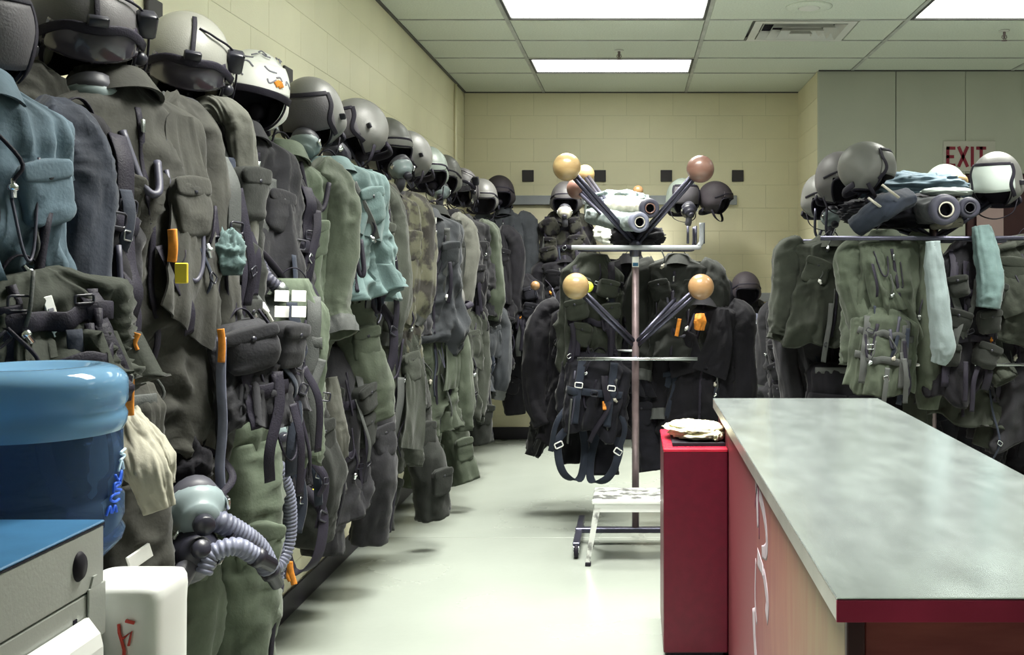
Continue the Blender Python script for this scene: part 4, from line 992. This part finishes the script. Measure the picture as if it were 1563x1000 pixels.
jacket('slate jacket with pale cuffs, last but one before the far left corner', (XG+.02, 7.35, ZU-.08), 35, 'charcoal', .42, .22, .75, 24, .7, sleeve_m='sage', group=UG)
jacket('near-black jacket in the dark far left corner', (XG+.02, 8.38, ZU-.1), 25, 'near_black', .42, .22, .8, 26, .7, group=UG)
harness('black webbing harness hanging next to the far left corner', (XG+.02, 7.85, ZU-.1), 30, 'strap_black', .38, .8, 25, .7, group=UG)

# in-between clutter on the upper tier
harness('black parachute harness between the blue jacket and the brown-olive jacket', (-1.20, 2.26, 1.80), 66, 'strap_black', .26, .80, 41, .9, group='parachute harnesses on the left wall')
harness('black webbing harness with steel rings under the grey open-visor helmet', (-1.14, 2.68, 1.80), 66, 'strap_grey', .30, .9, 42, .9, group='parachute harnesses on the left wall', pad='dark_olive')
harness('black harness straps right of the tan flotation collar', (-1.16, 3.42, 1.78), 60, 'strap_black', .32, .8, 43, .9, group='parachute harnesses on the left wall')
harness('black harness hanging between the teal jacket and the olive jacket', (-1.14, 4.25, 1.76), 50, 'strap_black', .30, .75, 44, .8, group='parachute harnesses on the left wall', pad='denim_dark')
hose_thing('thick smooth black tube arching across the olive vest', (0,0,0), [P(268,372,2.72), P(300,357,2.75), P(345,356,2.85), P(390,378,3.0), P(425,415,3.1), P(438,440,3.15)], .011, 'rubber', 'rubber_tube', 'tube', smooth=True, conn='strap_grey')
hose_thing('corrugated dark hose hanging over the middle of the left wall gear', (0,0,0), [P(375,360,3.05), P(392,390,3.05), P(405,420,3.02), P(425,440,3.05)], .018, 'hose_dark')
hose_thing('thin grey lead with a white plug below the padded tan collar', (0,0,0), [P(352,375,2.95), P(370,410,2.92), P(385,440,2.95), P(402,468,2.95)], .007, 'strap_grey', 'communication_lead', 'cable', smooth=True, conn='white_label')
hose_thing('thin grey lead with a steel plug right beside the lead with the white plug', (0,0,0), [P(350,378,2.90), P(362,420,2.88), P(378,450,2.88), P(386,474,2.88)], .006, 'strap_grey', 'communication_lead', 'cable', smooth=True, conn='steel')
k = crumple('small teal glove tucked beside the arching black tube', P(346,390,2.62), .07, .10, .04, 'teal_light', 14, 'glove', 'glove', 20, 50, 34, .45)
k = thing('webbing_strap', 'long pale blue strap with an orange top hanging below the olive vest', 'strap', P(334,515,2.5))
web(k, [(0,0,.02),(.003,0,-.01),(.004,0,-.06)], .018, .002, 'orange', 'orange_tab'); web(k, [(0,.005,.0),(.006,0,-.15),(.002,0,-.30),(.012,0,-.42)], .024, .002, 'hose_grey', 'webbing')
k = thing('webbing_strap', 'orange stitched strap beside the top of the water bottle', 'strap', P(191,562,2.0))
web(k, [(0,0,0),(.003,-.003,-.045),(.004,0,-.09)], .026, .005, 'orange', 'webbing')
k = thing('webbing_strap', 'small orange tassel on the brown-olive jacket', 'strap', P(205,508,2.06))
web(k, [(0,0,0),(-.006,-.003,-.02),(-.002,0,-.035)], .018, .005, 'orange', 'webbing')
k, b = vest('olive padded pouch pack hanging below the yellow tag', (-1.0, 2.66, 1.33), 60, 'charcoal', .24, .16, .26, 51, .8, n_pouch=2, cat='pouch', name='utility_pouch', group=UG)

# ------------------------------------------------------------------ lower tier of the left wall
ZL = 1.22; XT = -1.19
k, b = trousers('quilted brown-grey flight trousers with a white tag beside the white bin', (-1.17, 2.24, 1.22), 50, 'brown_olive', .30, 1.0, 61, 1.3, group=LG, pockets=0, spread=.05, rad=.085)
at_world(MB().box(-.026,.026,-.003,.003,-.014,.014,.001).build('white_tag', 'white_label', k, smooth=False), k, P(213,850,1.98)).rotation_euler = (0,-.35,.25)
k = thing('scarf', 'cream white scarf draped over the quilted trousers', 'scarf', (0,0,0))
V = draped_tube([P(184,628,2.10), P(200,670,2.06), P(226,720,2.02), P(246,778,2.02)], [.012,.024,.034,.024], 3, 1.5, .010, .35); MB().grid(V, True, True, True).build('fold', 'white_cloth', k)
V = draped_tube([P(196,626,2.12), P(222,665,2.08), P(244,705,2.05), P(250,740,2.05)], [.010,.020,.022,.010], 8, 1.4, .010, .35); MB().grid(V, True, True, True).build('fold', 'white_cloth', k)
k, b = trousers('sage green flight trousers with a slanted pocket below the oxygen mask', (-1.16, 2.86, 1.20), 50, 'sage_light', .36, .98, 62, 1.25, group=LG, spread=.04, rad=.11, pockets=1)
mask_set('pale oxygen mask with corrugated hoses hanging on the sage trousers', P(292,765,2.48), 35, [(.02,-.07,-.03),(.06,-.07,-.05),(.14,-.03,-.12),(.18,.0,-.19)], 3, shell='mask_shell', r=.026, s=1.15)
mask_set('black oxygen mask hanging upside down under the pale one', P(290,850,2.44), 20, [(.03,-.08,-.02),(.05,-.07,.02),(.10,-.06,.03),(.14,-.04,.0)], 4, rot=(-.5,.6,0), shell='mask_black', r=.021)
k = crumple('tangle of black mask fittings beside the cream scarf', P(282,722,2.50), .10, .12, .08, 'near_black', 6, 'strap_tangle', 'straps', 0, 40, 30, .6)
mask_set('oxygen mask with a hose looping down between the sage trousers and the black harness', P(393,652,3.02), 60, [(.0,-.08,-.10),(.05,-.07,-.20),(.07,-.05,-.33),(.03,-.05,-.40),(-.03,-.05,-.36),(-.01,-.05,-.30),(.04,-.04,-.36),(.04,-.03,-.46)], 5, r=.021, shell='mask_shell')
harness('black leg harness with a yellow clip low on the left wall', (-1.18, 3.40, 1.10), 58, 'strap_black', .30, .62, 63, 1.0, group=LG, pad='near_black')
k = thing('webbing_strap', 'orange strap end hanging above the black baseboard', 'strap', P(440,858,3.25)); web(k, [(0,0,.0),(.004,0,-.03),(.018,0,-.07)], .02, .004, 'orange', 'webbing'); web(k, [(.002,.004,.0),(-.004,0,-.04),(.004,0,-.06)], .012, .004, 'orange', 'webbing')
k = thing('pull_tab', 'small yellow clip hanging among black straps low on the left wall', 'clip', P(474,752,3.55)); MB().box(-.014,.014,-.004,.004,-.012,.012,.002).build('clip', 'yellow', k, smooth=False); web(k, [(0,0,.01),(.0,0,.05),(.01,.02,.09)], .008, .002, 'strap_black', 'cord')
trousers('dark olive trousers hanging behind the black leg harness', (-1.26, 3.72, 1.24), 66, 'dark_olive', .30, .78, 64, 1.0, group=LG, pockets=1)
k = padded_roll('padded sage roll hanging in front of the dark trousers', P(500,585,3.9), 40, [(0,0,.02),(.01,-.02,-.10),(.03,-.02,-.2),(.045,0,-.28)], [.03,.035,.036,.03], 'tan_grey', 9, cat='padded roll', name='padded_roll')
vest('charcoal gear vest with dangling loops above the baseboard gap', (-1.20, 4.10, 1.16), 56, 'charcoal', .38, .22, .66, 65, 1.0, group=LG, pouch_m='dark_olive')
trousers('dark slate trousers with a wide flared leg, middle of the left wall', (-1.23, 4.60, 1.18), 58, 'charcoal', .34, .92, 66, 1.0, group=LG, spread=.07, rad=.10, pockets=1)
k, b = jacket('olive jacket with a cream name tape on the lower row', (-1.21, 4.98, 1.24), 54, 'olive', .42, .24, .70, 67, .95, group=LG, sleeves=(1,0))
label_patch(k, b, -.04, -.20, .055, .035, 'paper_cloth', ry=.3, ink=False)
trousers('dark trousers with sharply hanging cuffs reaching over the floor', (-1.22, 5.30, 1.06), 54, 'dark_olive', .34, .88, 68, .95, group=LG, spread=.10, rad=.10, bend=-.05)
jacket('sage flight suit top with creased folds, lower row beyond the middle', (-1.20, 5.85, 1.26), 52, 'sage', .42, .24, .72, 69, .9, group=LG)
trousers('sage flight trousers with one leg kicked out toward the aisle', (-1.18, 6.3, 1.10), 48, 'sage', .34, .92, 70, .9, group=LG, spread=.12, rad=.10, bend=-.06)
k, b = jacket('olive flight suit with two small white patches near the far left corner', (-1.20, 6.85, 1.26), 48, 'olive', .42, .24, .75, 71, .8, group=LG)
for dz in (-.22,-.27): label_patch(k, b, .10, dz, .045, .035, ink=False, name='white_patch')
trousers('dark olive trousers on the lower row before the corner', (-1.20, 7.3, 1.2), 46, 'dark_olive', .38, .95, 72, .8, group=LG, spread=.1, rad=.11)
jacket('slate grey jacket on the lower row beside the far left corner', (-1.20, 7.8, 1.24), 42, 'slate', .42, .24, .72, 73, .7, group=LG)
vest('black vest lowest next to the far left corner', (-1.20, 8.3, 1.24), 38, 'near_black', .40, .24, .6, 74, .7, group=LG)

# ------------------------------------------------------------------ back wall
BG = 'gear hanging on the back wall'
def bp(px, z, Y=8.78): return ((px-967)/F*Y, Y, z)
make_helmet('dark maroon-grey helmet at the left end of the back wall', P(762,294,8.72), 5, 8, 0, 'helmet_dark', 'plain', BG, q=.7, sc=1.05)
jacket('blue-grey flight jacket under the dark helmet at the left of the back wall', bp(770,1.98), 4, 'slate', .36, .22, .80, 81, .7, group=BG)
k, b = trousers('near-black flight suit on the lower peg at the left of the back wall', bp(795,1.38), 2, 'near_black', .34, 1.12, 82, .8, group=BG, spread=.0, rad=.10)
vest('near-black gear vest above the near-black flight suit on the back wall', bp(792,1.42,8.6), 0, 'near_black', .38, .24, .55, 83, .7, group=BG, pouch_m='navy')
make_helmet('grey helmet with a pale striped visor on the back wall behind the rack balls', P(864,303,8.7), 0, 10, 0, 'helmet_mid', 'plain', BG, q=.7, mask='pad_tan', sc=1.05)
vest('dark mottled vest under the pale-striped helmet on the back wall', bp(858,1.96), 0, 'camo_dark', .42, .22, .50, 84, .7, group=BG)
jacket('black jacket below the mottled vest on the back wall', bp(862,1.58,8.7), 0, 'near_black', .40, .24, .52, 85, .7, group=BG)
make_helmet('pale green helmet on the back wall between the rack arms', P(915,316,8.7), 20, 10, 0, 'helmet_pale', 'plain', BG, q=.7)
crumple('bright white cloth between the rack arms', P(940,355,8.6), .30, .20, .10, 'ball_white', 5, 'cloth', 'cloth', 0, 50, 34, .3)
make_helmet('pale helmet with dark mask straps behind the right rack arm', P(1042,300,8.6), 15, 8, 0, 'helmet_pale', 'cover', BG, q=.7, mask='mask_black', sc=1.1)
make_helmet('dark helmet at the right end of the upper rail on the back wall', P(1092,302,8.6), 65, 10, 0, 'helmet_dark', 'plain', BG, q=.7, sc=1.0)
make_helmet('dark round helmet alone on the lower rail of the back wall', P(1138,440,8.6), 5, 6, 0, 'helmet_dark', 'plain', BG, q=.7)
jacket('charcoal flight jacket under the lone dark helmet on the lower rail', bp(1146,1.22,8.72), 5, 'charcoal', .52, .26, .80, 86, .8, group=BG, slen=.5)
vest('slate harness vest over the charcoal jacket on the lower rail', bp(1135,1.16,8.52), 0, 'denim_dark', .30, .18, .60, 87, .7, group=BG, strap='hose_grey')
jacket('dark jacket filling the back wall behind the rack on the left', bp(905,1.40,8.6), 0, 'near_black', .46, .24, .9, 88, .7, group=BG)
jacket('navy jacket filling the back wall behind the rack on the right', bp(1060,1.42,8.6), 0, 'navy', .46, .24, .95, 89, .7, group=BG)
make_helmet('dark helmet hanging at the side wall left of the right hand garments', P(1228,440,7.9), 30, 6, 0, 'helmet_dark', 'plain', BG, q=.7)
jacket('dark slate jacket hanging at the side wall below its dark helmet', (1.22, 7.9, 1.24), -40, 'charcoal', .42, .26, .85, 90, .7, group=BG)
vest('black vest with a white tag beside the side wall', (1.17, 7.55, 1.06), -30, 'near_black', .40, .24, .6, 91, .7, group=BG)

# ------------------------------------------------------------------ gear racks
def ball(mb_parent, c, r, m_, name='ball'): return MB().sphere(c, r, 28, 18).build(name, m_, mb_parent)
RY = 5.6
t = thing('gear_rack', 'wheeled pole rack with wooden balls on slanted arms in the middle of the room', 'rack', (0,0,0))
px_ = P(970, 500, RY)[0]
MB().tube([(px_,RY,.07),(px_,RY,.8),(px_,RY,1.60)], .019, 16).build('pole', 'pole_brown', t)
MB().lathe([(.001,.02),(.028,.018),(.032,0),(.032,-.06),(.026,-.07)], 18, (px_,RY,1.60)).build('hub', 'tube_dark', t)
MB().box(px_-.018, px_+.018, RY-.0225, RY-.0185, 1.475, 1.53, .001).build('sticker', 'white_label', t, smooth=False)
MB().box(px_-.014, px_+.014, RY-.0235, RY-.0225, 1.48, 1.498).build('sticker_band', 'cab_blue', t, smooth=False)
MB().box(px_-.012, px_+.010, RY-.024, RY-.020, 1.534, 1.552, .001).build('yellow_dot', 'yellow', t, smooth=False)
MB().box(-.31, .33, RY-.022, RY+.022, .058, .085, .004).build('base_bar', 'tube_dark', t, smooth=False)
for sx in (-.29, .31): MB().box(sx-.018, sx+.018, RY-.30, RY+.30, .062, .08, .004).build('base_bar', 'tube_dark', t, smooth=False)
for sx in (-.29, .31):
    for sy in (-.29, .29):
        c_ = MB().box(sx-.016, sx+.016, RY+sy-.02, RY+sy+.02, .040, .062, .002).build('caster', 'steel', t, smooth=False)
        MB().lathe([(.001,-.011),(.02,-.012),(.033,-.010),(.036,0),(.033,.010),(.02,.012),(.001,.011)], 20, axis='x').move((sx, RY+sy, .036)).build('wheel', 'rubber', c_)
        MB().lathe([(.001,-.013),(.012,-.0135),(.012,.0135),(.001,.013)], 12, axis='x').move((sx, RY+sy, .036)).build('wheel_hub', 'alu_bright', c_)
def dbl_arm(a, b_, gap=.02, r=.011, m_='tube_dark'):
    a = np.array(a); b_ = np.array(b_); d_ = (b_-a)/np.linalg.norm(b_-a); n_ = np.cross(d_, (0,1,0)); n_ /= np.linalg.norm(n_)
    for s2 in (-1,1): MB().tube([a+n_*gap*s2*.5, (a+b_)/2+n_*gap*s2*.5, b_+n_*gap*s2*.5], r, 10).build('arm', m_, t)
hub = (px_, RY, 1.60)
for px, py, Y, r, m_ in ((865,255,5.3,.071,'wood_pale'),(1069,258,5.3,.070,'wood_red'),(881,288,6.1,.062,'wood_red'),(893,266,6.6,.060,'wood_pale')):
    e_ = np.array(P(px, py, Y)); dbl_arm(hub, e_-(e_-np.array(hub))*.06); ball(t, e_, r, m_)
low = (px_, RY, 1.06)
for px, py, Y, r, m_ in ((879,437,5.4,.069,'wood_pale'),(1070,438,5.4,.067,'wood_ball'),(1047,443,6.1,.05,'ball_white')):
    e_ = np.array(P(px, py, Y)); dbl_arm(low, e_-(e_-np.array(low))*.06, .022, .010); ball(t, e_, r, m_)
ball(t, P(897,438,5.55), .030, 'ball_yellow', 'yellow_ball')
for y_, z_, x0, x1 in ((5.5,1.577,-.325,.345),(6.05,1.577,-.32,.34)):
    MB().tube(spline([(x0,y_,z_),(0,y_,z_),(x1-.03,y_,z_),(x1,y_,z_+.012),(x1+.012,y_,z_+.04),(x1+.012,y_,z_+.13)], 30), .013, 10).build('top_bar', 'tube_dark' if y_ > 6 else 'rail_grey', t)
for y_ in (5.5, 6.05):
    MB().tube([(-.295,y_,.993),(0,y_,.993),(.335,y_,.993)], .009, 10).build('cross_bar', 'steel', t)
MB().tube([(px_,5.5,1.577),(px_,6.05,1.577)], .012, 8).build('depth_bar', 'tube_dark', t); MB().tube([(px_,5.5,.993),(px_,6.05,.993)], .010, 8).build('depth_bar', 'tube_dark', t)
for px, py in ((1050,345),(1062,345),(1070,342),(1074,340)):
    a = P(px, 372, 5.8); b_ = P(px, py, 5.8); MB().tube([a, b_], .007, 8).build('hook', 'tube_dark', t)
# bundles with hose ends on the rack
def hose_bundle(lab, pts, r, seed, ring='hose_grey', cl='white_cloth', rr_=None):
    k = thing('hose_bundle', lab, 'hose', (0,0,0))
    V = draped_tube(pts, [r*1.1, r*1.25, r*1.1, r*1.0], seed, 1.0, r*.16, .9); MB().grid(V, True, True, True).build('wrap', cl, k)
    p = np.array(pts[-1]); d_ = p-np.array(pts[-2]); d_ /= np.linalg.norm(d_); a = p+d_*.004
    rot = d_
    up = Vector(d_).to_track_quat('Z', 'Y').to_matrix()
    MB().lathe([(r*.55,-.02),(r*1.12,-.02),(r*1.18,.0),(r*1.12,.03),(r*.85,.036),(r*.52,.030),(r*.5,-.015)], 28, cap=False).move(tuple(a), up).build('end_ring', ring, k)
    MB().lathe([(r*.53,.032),(r*.60,.040),(r*.48,.036)], 24, cap=False).move(tuple(a), up).build('inner_ring', rr_ or 'pad_tan', k)
    MB().lathe([(.001,.004),(r*.54,.004)], 20).move(tuple(a), up).build('opening', 'liner', k)  # flat near-black disc stands in for the shade deep inside the hose
    return k
hose_bundle('black hose end with a pale ring, lower of two on the middle rack', [P(905,330,6.2), P(930,334,5.9), P(955,338,5.6), P(974,339,5.3)], .045, 4, 'hose_grey', 'silver_cloth')
hose_bundle('dark hose end with a brown throat, upper of the two on the middle rack', [P(925,312,6.3), P(950,314,6.0), P(975,318,5.7), P(990,318,5.45)], .045, 5, 'hose_dark', 'white_cloth', 'wood_red')
crumple('folded pale cloth lying on top of the middle rack', P(945,308,6.3), .32, .12, .26, 'silver_cloth', 7, 'folded_cloth', 'cloth', 0, 70, 40, .3)
crumple('dark strap knot around the hub of the middle rack', P(972,362,5.7), .24, .12, .16, 'near_black', 8, 'strap_tangle', 'straps', 0, 50, 34, .4)

RG = 'garments hanging on the middle rack'
def rp(px, z, Y): return ((px-967)/F*Y, Y, z)
vest('dark olive garment at the left of the upper bar of the middle rack', rp(905,1.555,6.12), 5, 'olive', .34, .24, .62, 101, .9, group=RG)
jacket('near-black jacket behind the pole of the middle rack', rp(965,1.555,6.22), 0, 'near_black', .36, .22, .66, 102, .9, group=RG, sleeves=(1,0))
jacket('dark olive jacket with long folds, upper right on the middle rack', rp(1035,1.555,6.12), -5, 'dark_olive', .38, .24, .62, 103, .9, group=RG)
jacket('near-black jacket bulging out at the lower left of the middle rack', rp(884,1.30,6.35), 10, 'near_black', .36, .26, .95, 104, .9, group=RG, slen=.62, sleeves=(1,0), flaps=False)
k, b = harness('navy harness with buckles hanging from the lower bars of the middle rack', rp(915,.985,6.0), 0, 'denim_dark', .42, .72, 105, 1.0, group=RG, pad='navy', metal='white_label')
web(k, [b.front(.06,-.26,.02), b.front(.07,-.30,.03)], .022, .004, 'orange', 'pull_tab', 8)
trousers('navy flight trousers dangling nearly to the floor behind the rack pole', rp(940,.98,6.12), 3, 'navy', .40, .70, 106, .9, group=RG, pockets=1, spread=.05)
jacket('near-black jacket below the right ball of the middle rack', rp(1075,1.32,6.1), -8, 'near_black', .42, .26, .80, 107, .9, group=RG)
vest('black vest with an orange tag right of the rack pole', rp(1035,1.20,6.2), -5, 'near_black', .34, .24, .75, 108, .9, group=RG, pouch_m='denim_dark')
trousers('black trousers hanging at the lower right of the middle rack', rp(1020,.98,6.2), -3, 'near_black', .38, .68, 109, .9, group=RG, spread=.05)
k = thing('pull_tab', 'orange tag hanging right of the rack pole', 'tag', P(1034,500,5.95)); web(k, [(.01,0,.05),(0,0,0),(-.008,0,-.05)], .022, .003, 'orange', 'webbing')
k = thing('glove', 'orange leather glove tucked under the right lower ball', 'glove', P(1068,490,5.9)); V = draped_tube([(0,0,.04),(.004,-.01,0),(-.002,0,-.05)], [.02,.03,.022], 4, .8, .01, .5); MB().grid(V, True, True, True).build('leather', 'orange', k)

# right rack
QY = 5.55
t = thing('gear_rack', 'pole rack behind the counter carrying helmets and sage jackets', 'rack', (0,0,0))
qx = 1.585
MB().tube([(qx,QY,.07),(qx,QY,.9),(qx,QY,1.72)], .019, 16).build('pole', 'pole_brown', t)
MB().box(qx-.32, qx+.32, QY-.02, QY+.02, .058, .085, .004).build('base_bar', 'tube_dark', t, smooth=False)
for sx in (-.3,.3):
    MB().box(qx+sx-.018, qx+sx+.018, QY-.30, QY+.30, .062, .08, .004).build('base_bar', 'tube_dark', t, smooth=False)
    for sy in (-.29,.29):
        c_ = MB().box(qx+sx-.016, qx+sx+.016, QY+sy-.02, QY+sy+.02, .040, .062, .002).build('caster', 'steel', t, smooth=False)
        MB().lathe([(.001,-.011),(.033,-.010),(.036,0),(.033,.010),(.001,.011)], 18, axis='x').move((qx+sx, QY+sy, .036)).build('wheel', 'rubber', c_)
for y_ in (5.3, 5.85): MB().tube([(qx-.64,y_,1.62),(qx,y_,1.62),(qx+.75,y_,1.62)], .012, 10).build('top_bar', 'tube_dark', t)
MB().tube([(qx,5.3,1.62),(qx,5.85,1.62)], .012, 10).build('depth_bar', 'tube_dark', t)
for y_ in (5.3, 5.85): MB().tube([(qx-.42,y_,.98),(qx,y_,.98),(qx+.5,y_,.98)], .009, 10).build('cross_bar', 'steel', t)
MB().tube([(qx,5.3,.98),(qx,5.85,.98)], .010, 10).build('depth_bar', 'tube_dark', t)
for px, py, Y in ((1322,300,5.5),(1510,310,5.5),(1282,320,6.0),(1440,290,6.1)):
    e_ = np.array(P(px, py, Y)); dbl_arm((qx, QY, 1.62), e_)
ball(t, P(1466,277,5.85), .042, 'wood_pale')
for px in (1245, 1262):
    MB().tube(spline([P(px,318,5.9), P(px-1,352,5.9), P(px+4,362,5.9), P(px+9,352,5.9)], 12), .008, 8).build('hook', 'tube_dark', t)
HG = 'helmets on the right hand rack'
make_helmet('tan-grey helmet with a black band and pale side plate, highest on the right rack', P(1322,256,5.5), 75, 4, 6, 'helmet_grey', 'cover', HG, q=.9, sc=1.0, vis='helmet_grey')
make_helmet('grey helmet half hidden behind the tan-grey one on the right rack', P(1282,272,5.85), 20, 10, 0, 'helmet_mid', 'plain', HG, q=.8, sc=1.08)
make_helmet('grey helmet lowest at the left end of the right rack', P(1256,300,6.1), 10, 14, 0, 'helmet_grey', 'plain', HG, q=.8, mask='mask_shell')
make_helmet('pale green helmet behind the folded bundle on the right rack', P(1442,288,6.2), -10, 10, 0, 'helmet_pale', 'plain', HG, q=.8, sc=1.05)
make_helmet('grey helmet with white visor flap and crossing black straps below the EXIT sign', P(1521,274,5.5), -32, 12, 0, 'helmet_grey', 'cover', HG, q=.9, sc=1.06, vis='visor_pale')
crumple('folded blue-grey garment bundle lying across the top of the right rack', P(1392,290,5.9), .62, .17, .28, 'blue_grey', 17, 'garment_bundle', 'bundle', 0, 110, 60, .28)
crumple('dark folded bundle under the blue-grey one on the right rack', P(1375,325,5.62), .55, .17, .30, 'navy', 18, 'garment_bundle', 'bundle', 0, 100, 54, .3)
k = crumple('white padded sleeve lying over the large hose end', P(1446,293,5.5), .27, .045, .14, 'visor_pale', 19, 'padded_sleeve', 'padding', 0, 60, 30, .15)
hose_bundle('large black hose end pointing at the camera on the right rack', [P(1330,322,5.9), P(1375,322,5.7), P(1410,321,5.5), P(1440,320,5.2)], .066, 6, 'hose_dark', 'slate')
hose_bundle('smaller hose end right of the large black one on the right rack', [P(1420,312,5.9), P(1448,314,5.7), P(1465,316,5.5), P(1478,317,5.3)], .046, 7, 'hose_dark', 'tan_grey', 'mask_rubber')
k = padded_roll('slanting dark blue padded tube with two cream bands on the right rack', (0,0,0), 0, [P(1305,348,5.35), P(1330,330,5.3), P(1355,314,5.3), P(1385,302,5.4)], [.05,.058,.06,.055], 'denim_dark', 12, cat='padded roll', name='padded_roll')
for a_, b_ in (((1326,302),(1345,316)),((1347,282),(1372,302))):
    web(k, [P(a_[0],a_[1],5.24), P((a_[0]+b_[0])/2,(a_[1]+b_[1])/2,5.22), P(b_[0],b_[1],5.24)], .014, .003, 'pad_tan', 'cream_band', 10)
k = padded_roll('cream padded roll peeking out below the large hose end', (0,0,0), 0, [P(1425,345,5.5), P(1445,342,5.4), P(1468,338,5.4)], [.018,.024,.02], 'white_cloth', 13, cat='padded roll', name='padded_roll')

JG = 'garments hanging on the right hand rack'
ZR = 1.665
jacket('dark olive jacket at the left end of the right rack', rp(1268,ZR-.02,5.75), 8, 'olive', .44, .26, .58, 121, 1.0, group=JG, slen=.40)
jacket('creased charcoal jacket hanging lower at the left of the right rack', rp(1262,1.32,5.95), 0, 'charcoal', .44, .26, .90, 122, .9, group=JG)
k, b = jacket('sage flight jacket with a broad panelled front in the middle of the right rack', rp(1348,ZR,5.42), 8, 'sage', .38, .22, .66, 123, 1.2, group=JG, slen=.40, pockets=0)
k, b = vest('sage rectangular padded vest panel hanging below the sage jacket', rp(1352,1.27,5.30), 0, 'sage', .32, .16, .40, 124, 1.1, group=JG, n_pouch=0, strap='strap_grey', amp=.012, cat='vest', name='padded_vest')
k = padded_roll('long sage cylindrical bag hanging right of the panelled vest', rp(1416,1.35,5.35), 0, [(0,0,.24),(.0,-.01,.05),(.0,-.01,-.2),(.005,0,-.42),(.0,0,-.60)], [.03,.06,.078,.080,.045], 'sage', 14, cat='bag', name='cylindrical_bag', group=JG)
k = padded_roll('bright silvery white cloth hanging beside the cylindrical bag', rp(1432,1.36,5.15), 0, [(-.03,0,.24),(-.02,-.01,.10),(.0,-.02,-.10),(.02,-.01,-.28),(.0,0,-.36)], [.03,.045,.05,.055,.03], 'silver_cloth', 15, cat='cloth', name='hanging_cloth', group=JG)
vest('near-black gear vest with straps in the right part of the right rack', rp(1482,1.60,5.40), 0, 'near_black', .36, .24, .78, 125, 1.0, group=JG, pouch_m='dark_olive', n_pouch=6)
jacket('dark brown-olive jacket with rounded folds below the near-black gear vest', rp(1470,1.28,5.55), 0, 'olive', .40, .24, .62, 126, .9, group=JG, sleeves=(1,1))
limb(thing('jacket_sleeve', 'pale teal sleeve hanging left of the rightmost olive jacket', 'sleeve', (0,0,0), group=JG), [P(1497,348,5.3), P(1505,385,5.25), P(1512,430,5.2), P(1508,470,5.2)], [.04,.055,.055,.05], 'teal_light', 33, 'cloth', 1, .012, .8)
jacket('olive jacket with a wide flap at the right edge of the photo', rp(1566,ZR-.02,5.45), -10, 'olive', .48, .28, .56, 127, 1.1, group=JG, flare=1.3)
jacket('grey-olive jacket tail hanging low at the right edge', rp(1560,1.30,5.55), 0, 'charcoal', .46, .26, .70, 128, .9, group=JG, sleeves=(0,0))
for i, (px, m_, sd, z_) in enumerate(((1290,'near_black',131,.96),(1370,'near_black',132,.97),(1455,'navy',133,.90),(1540,'near_black',134,.85),(1600,'near_black',135,.9))):
    trousers(['near-black trousers hanging lowest at the left of the right rack','near-black trousers behind the counter corner under the panelled vest','navy trousers in the dark behind the counter edge','black trousers in the dark under the rightmost jacket','black trousers partly outside the right edge of the photo'][i], rp(px, z_, 5.75), 0, m_, .42, .80, sd, .8, group='dark trousers on the lower bars of the right rack', spread=.06, rad=.11)
jacket('near-black jacket hanging behind the others in the middle of the right rack', rp(1420,1.55,6.0), 0, 'near_black', .50, .26, .90, 136, .8, group=JG)
jacket('near-black jacket hanging behind the others at the right edge of the right rack', rp(1530,1.55,6.0), 0, 'near_black', .50, .26, .90, 137, .8, group=JG)
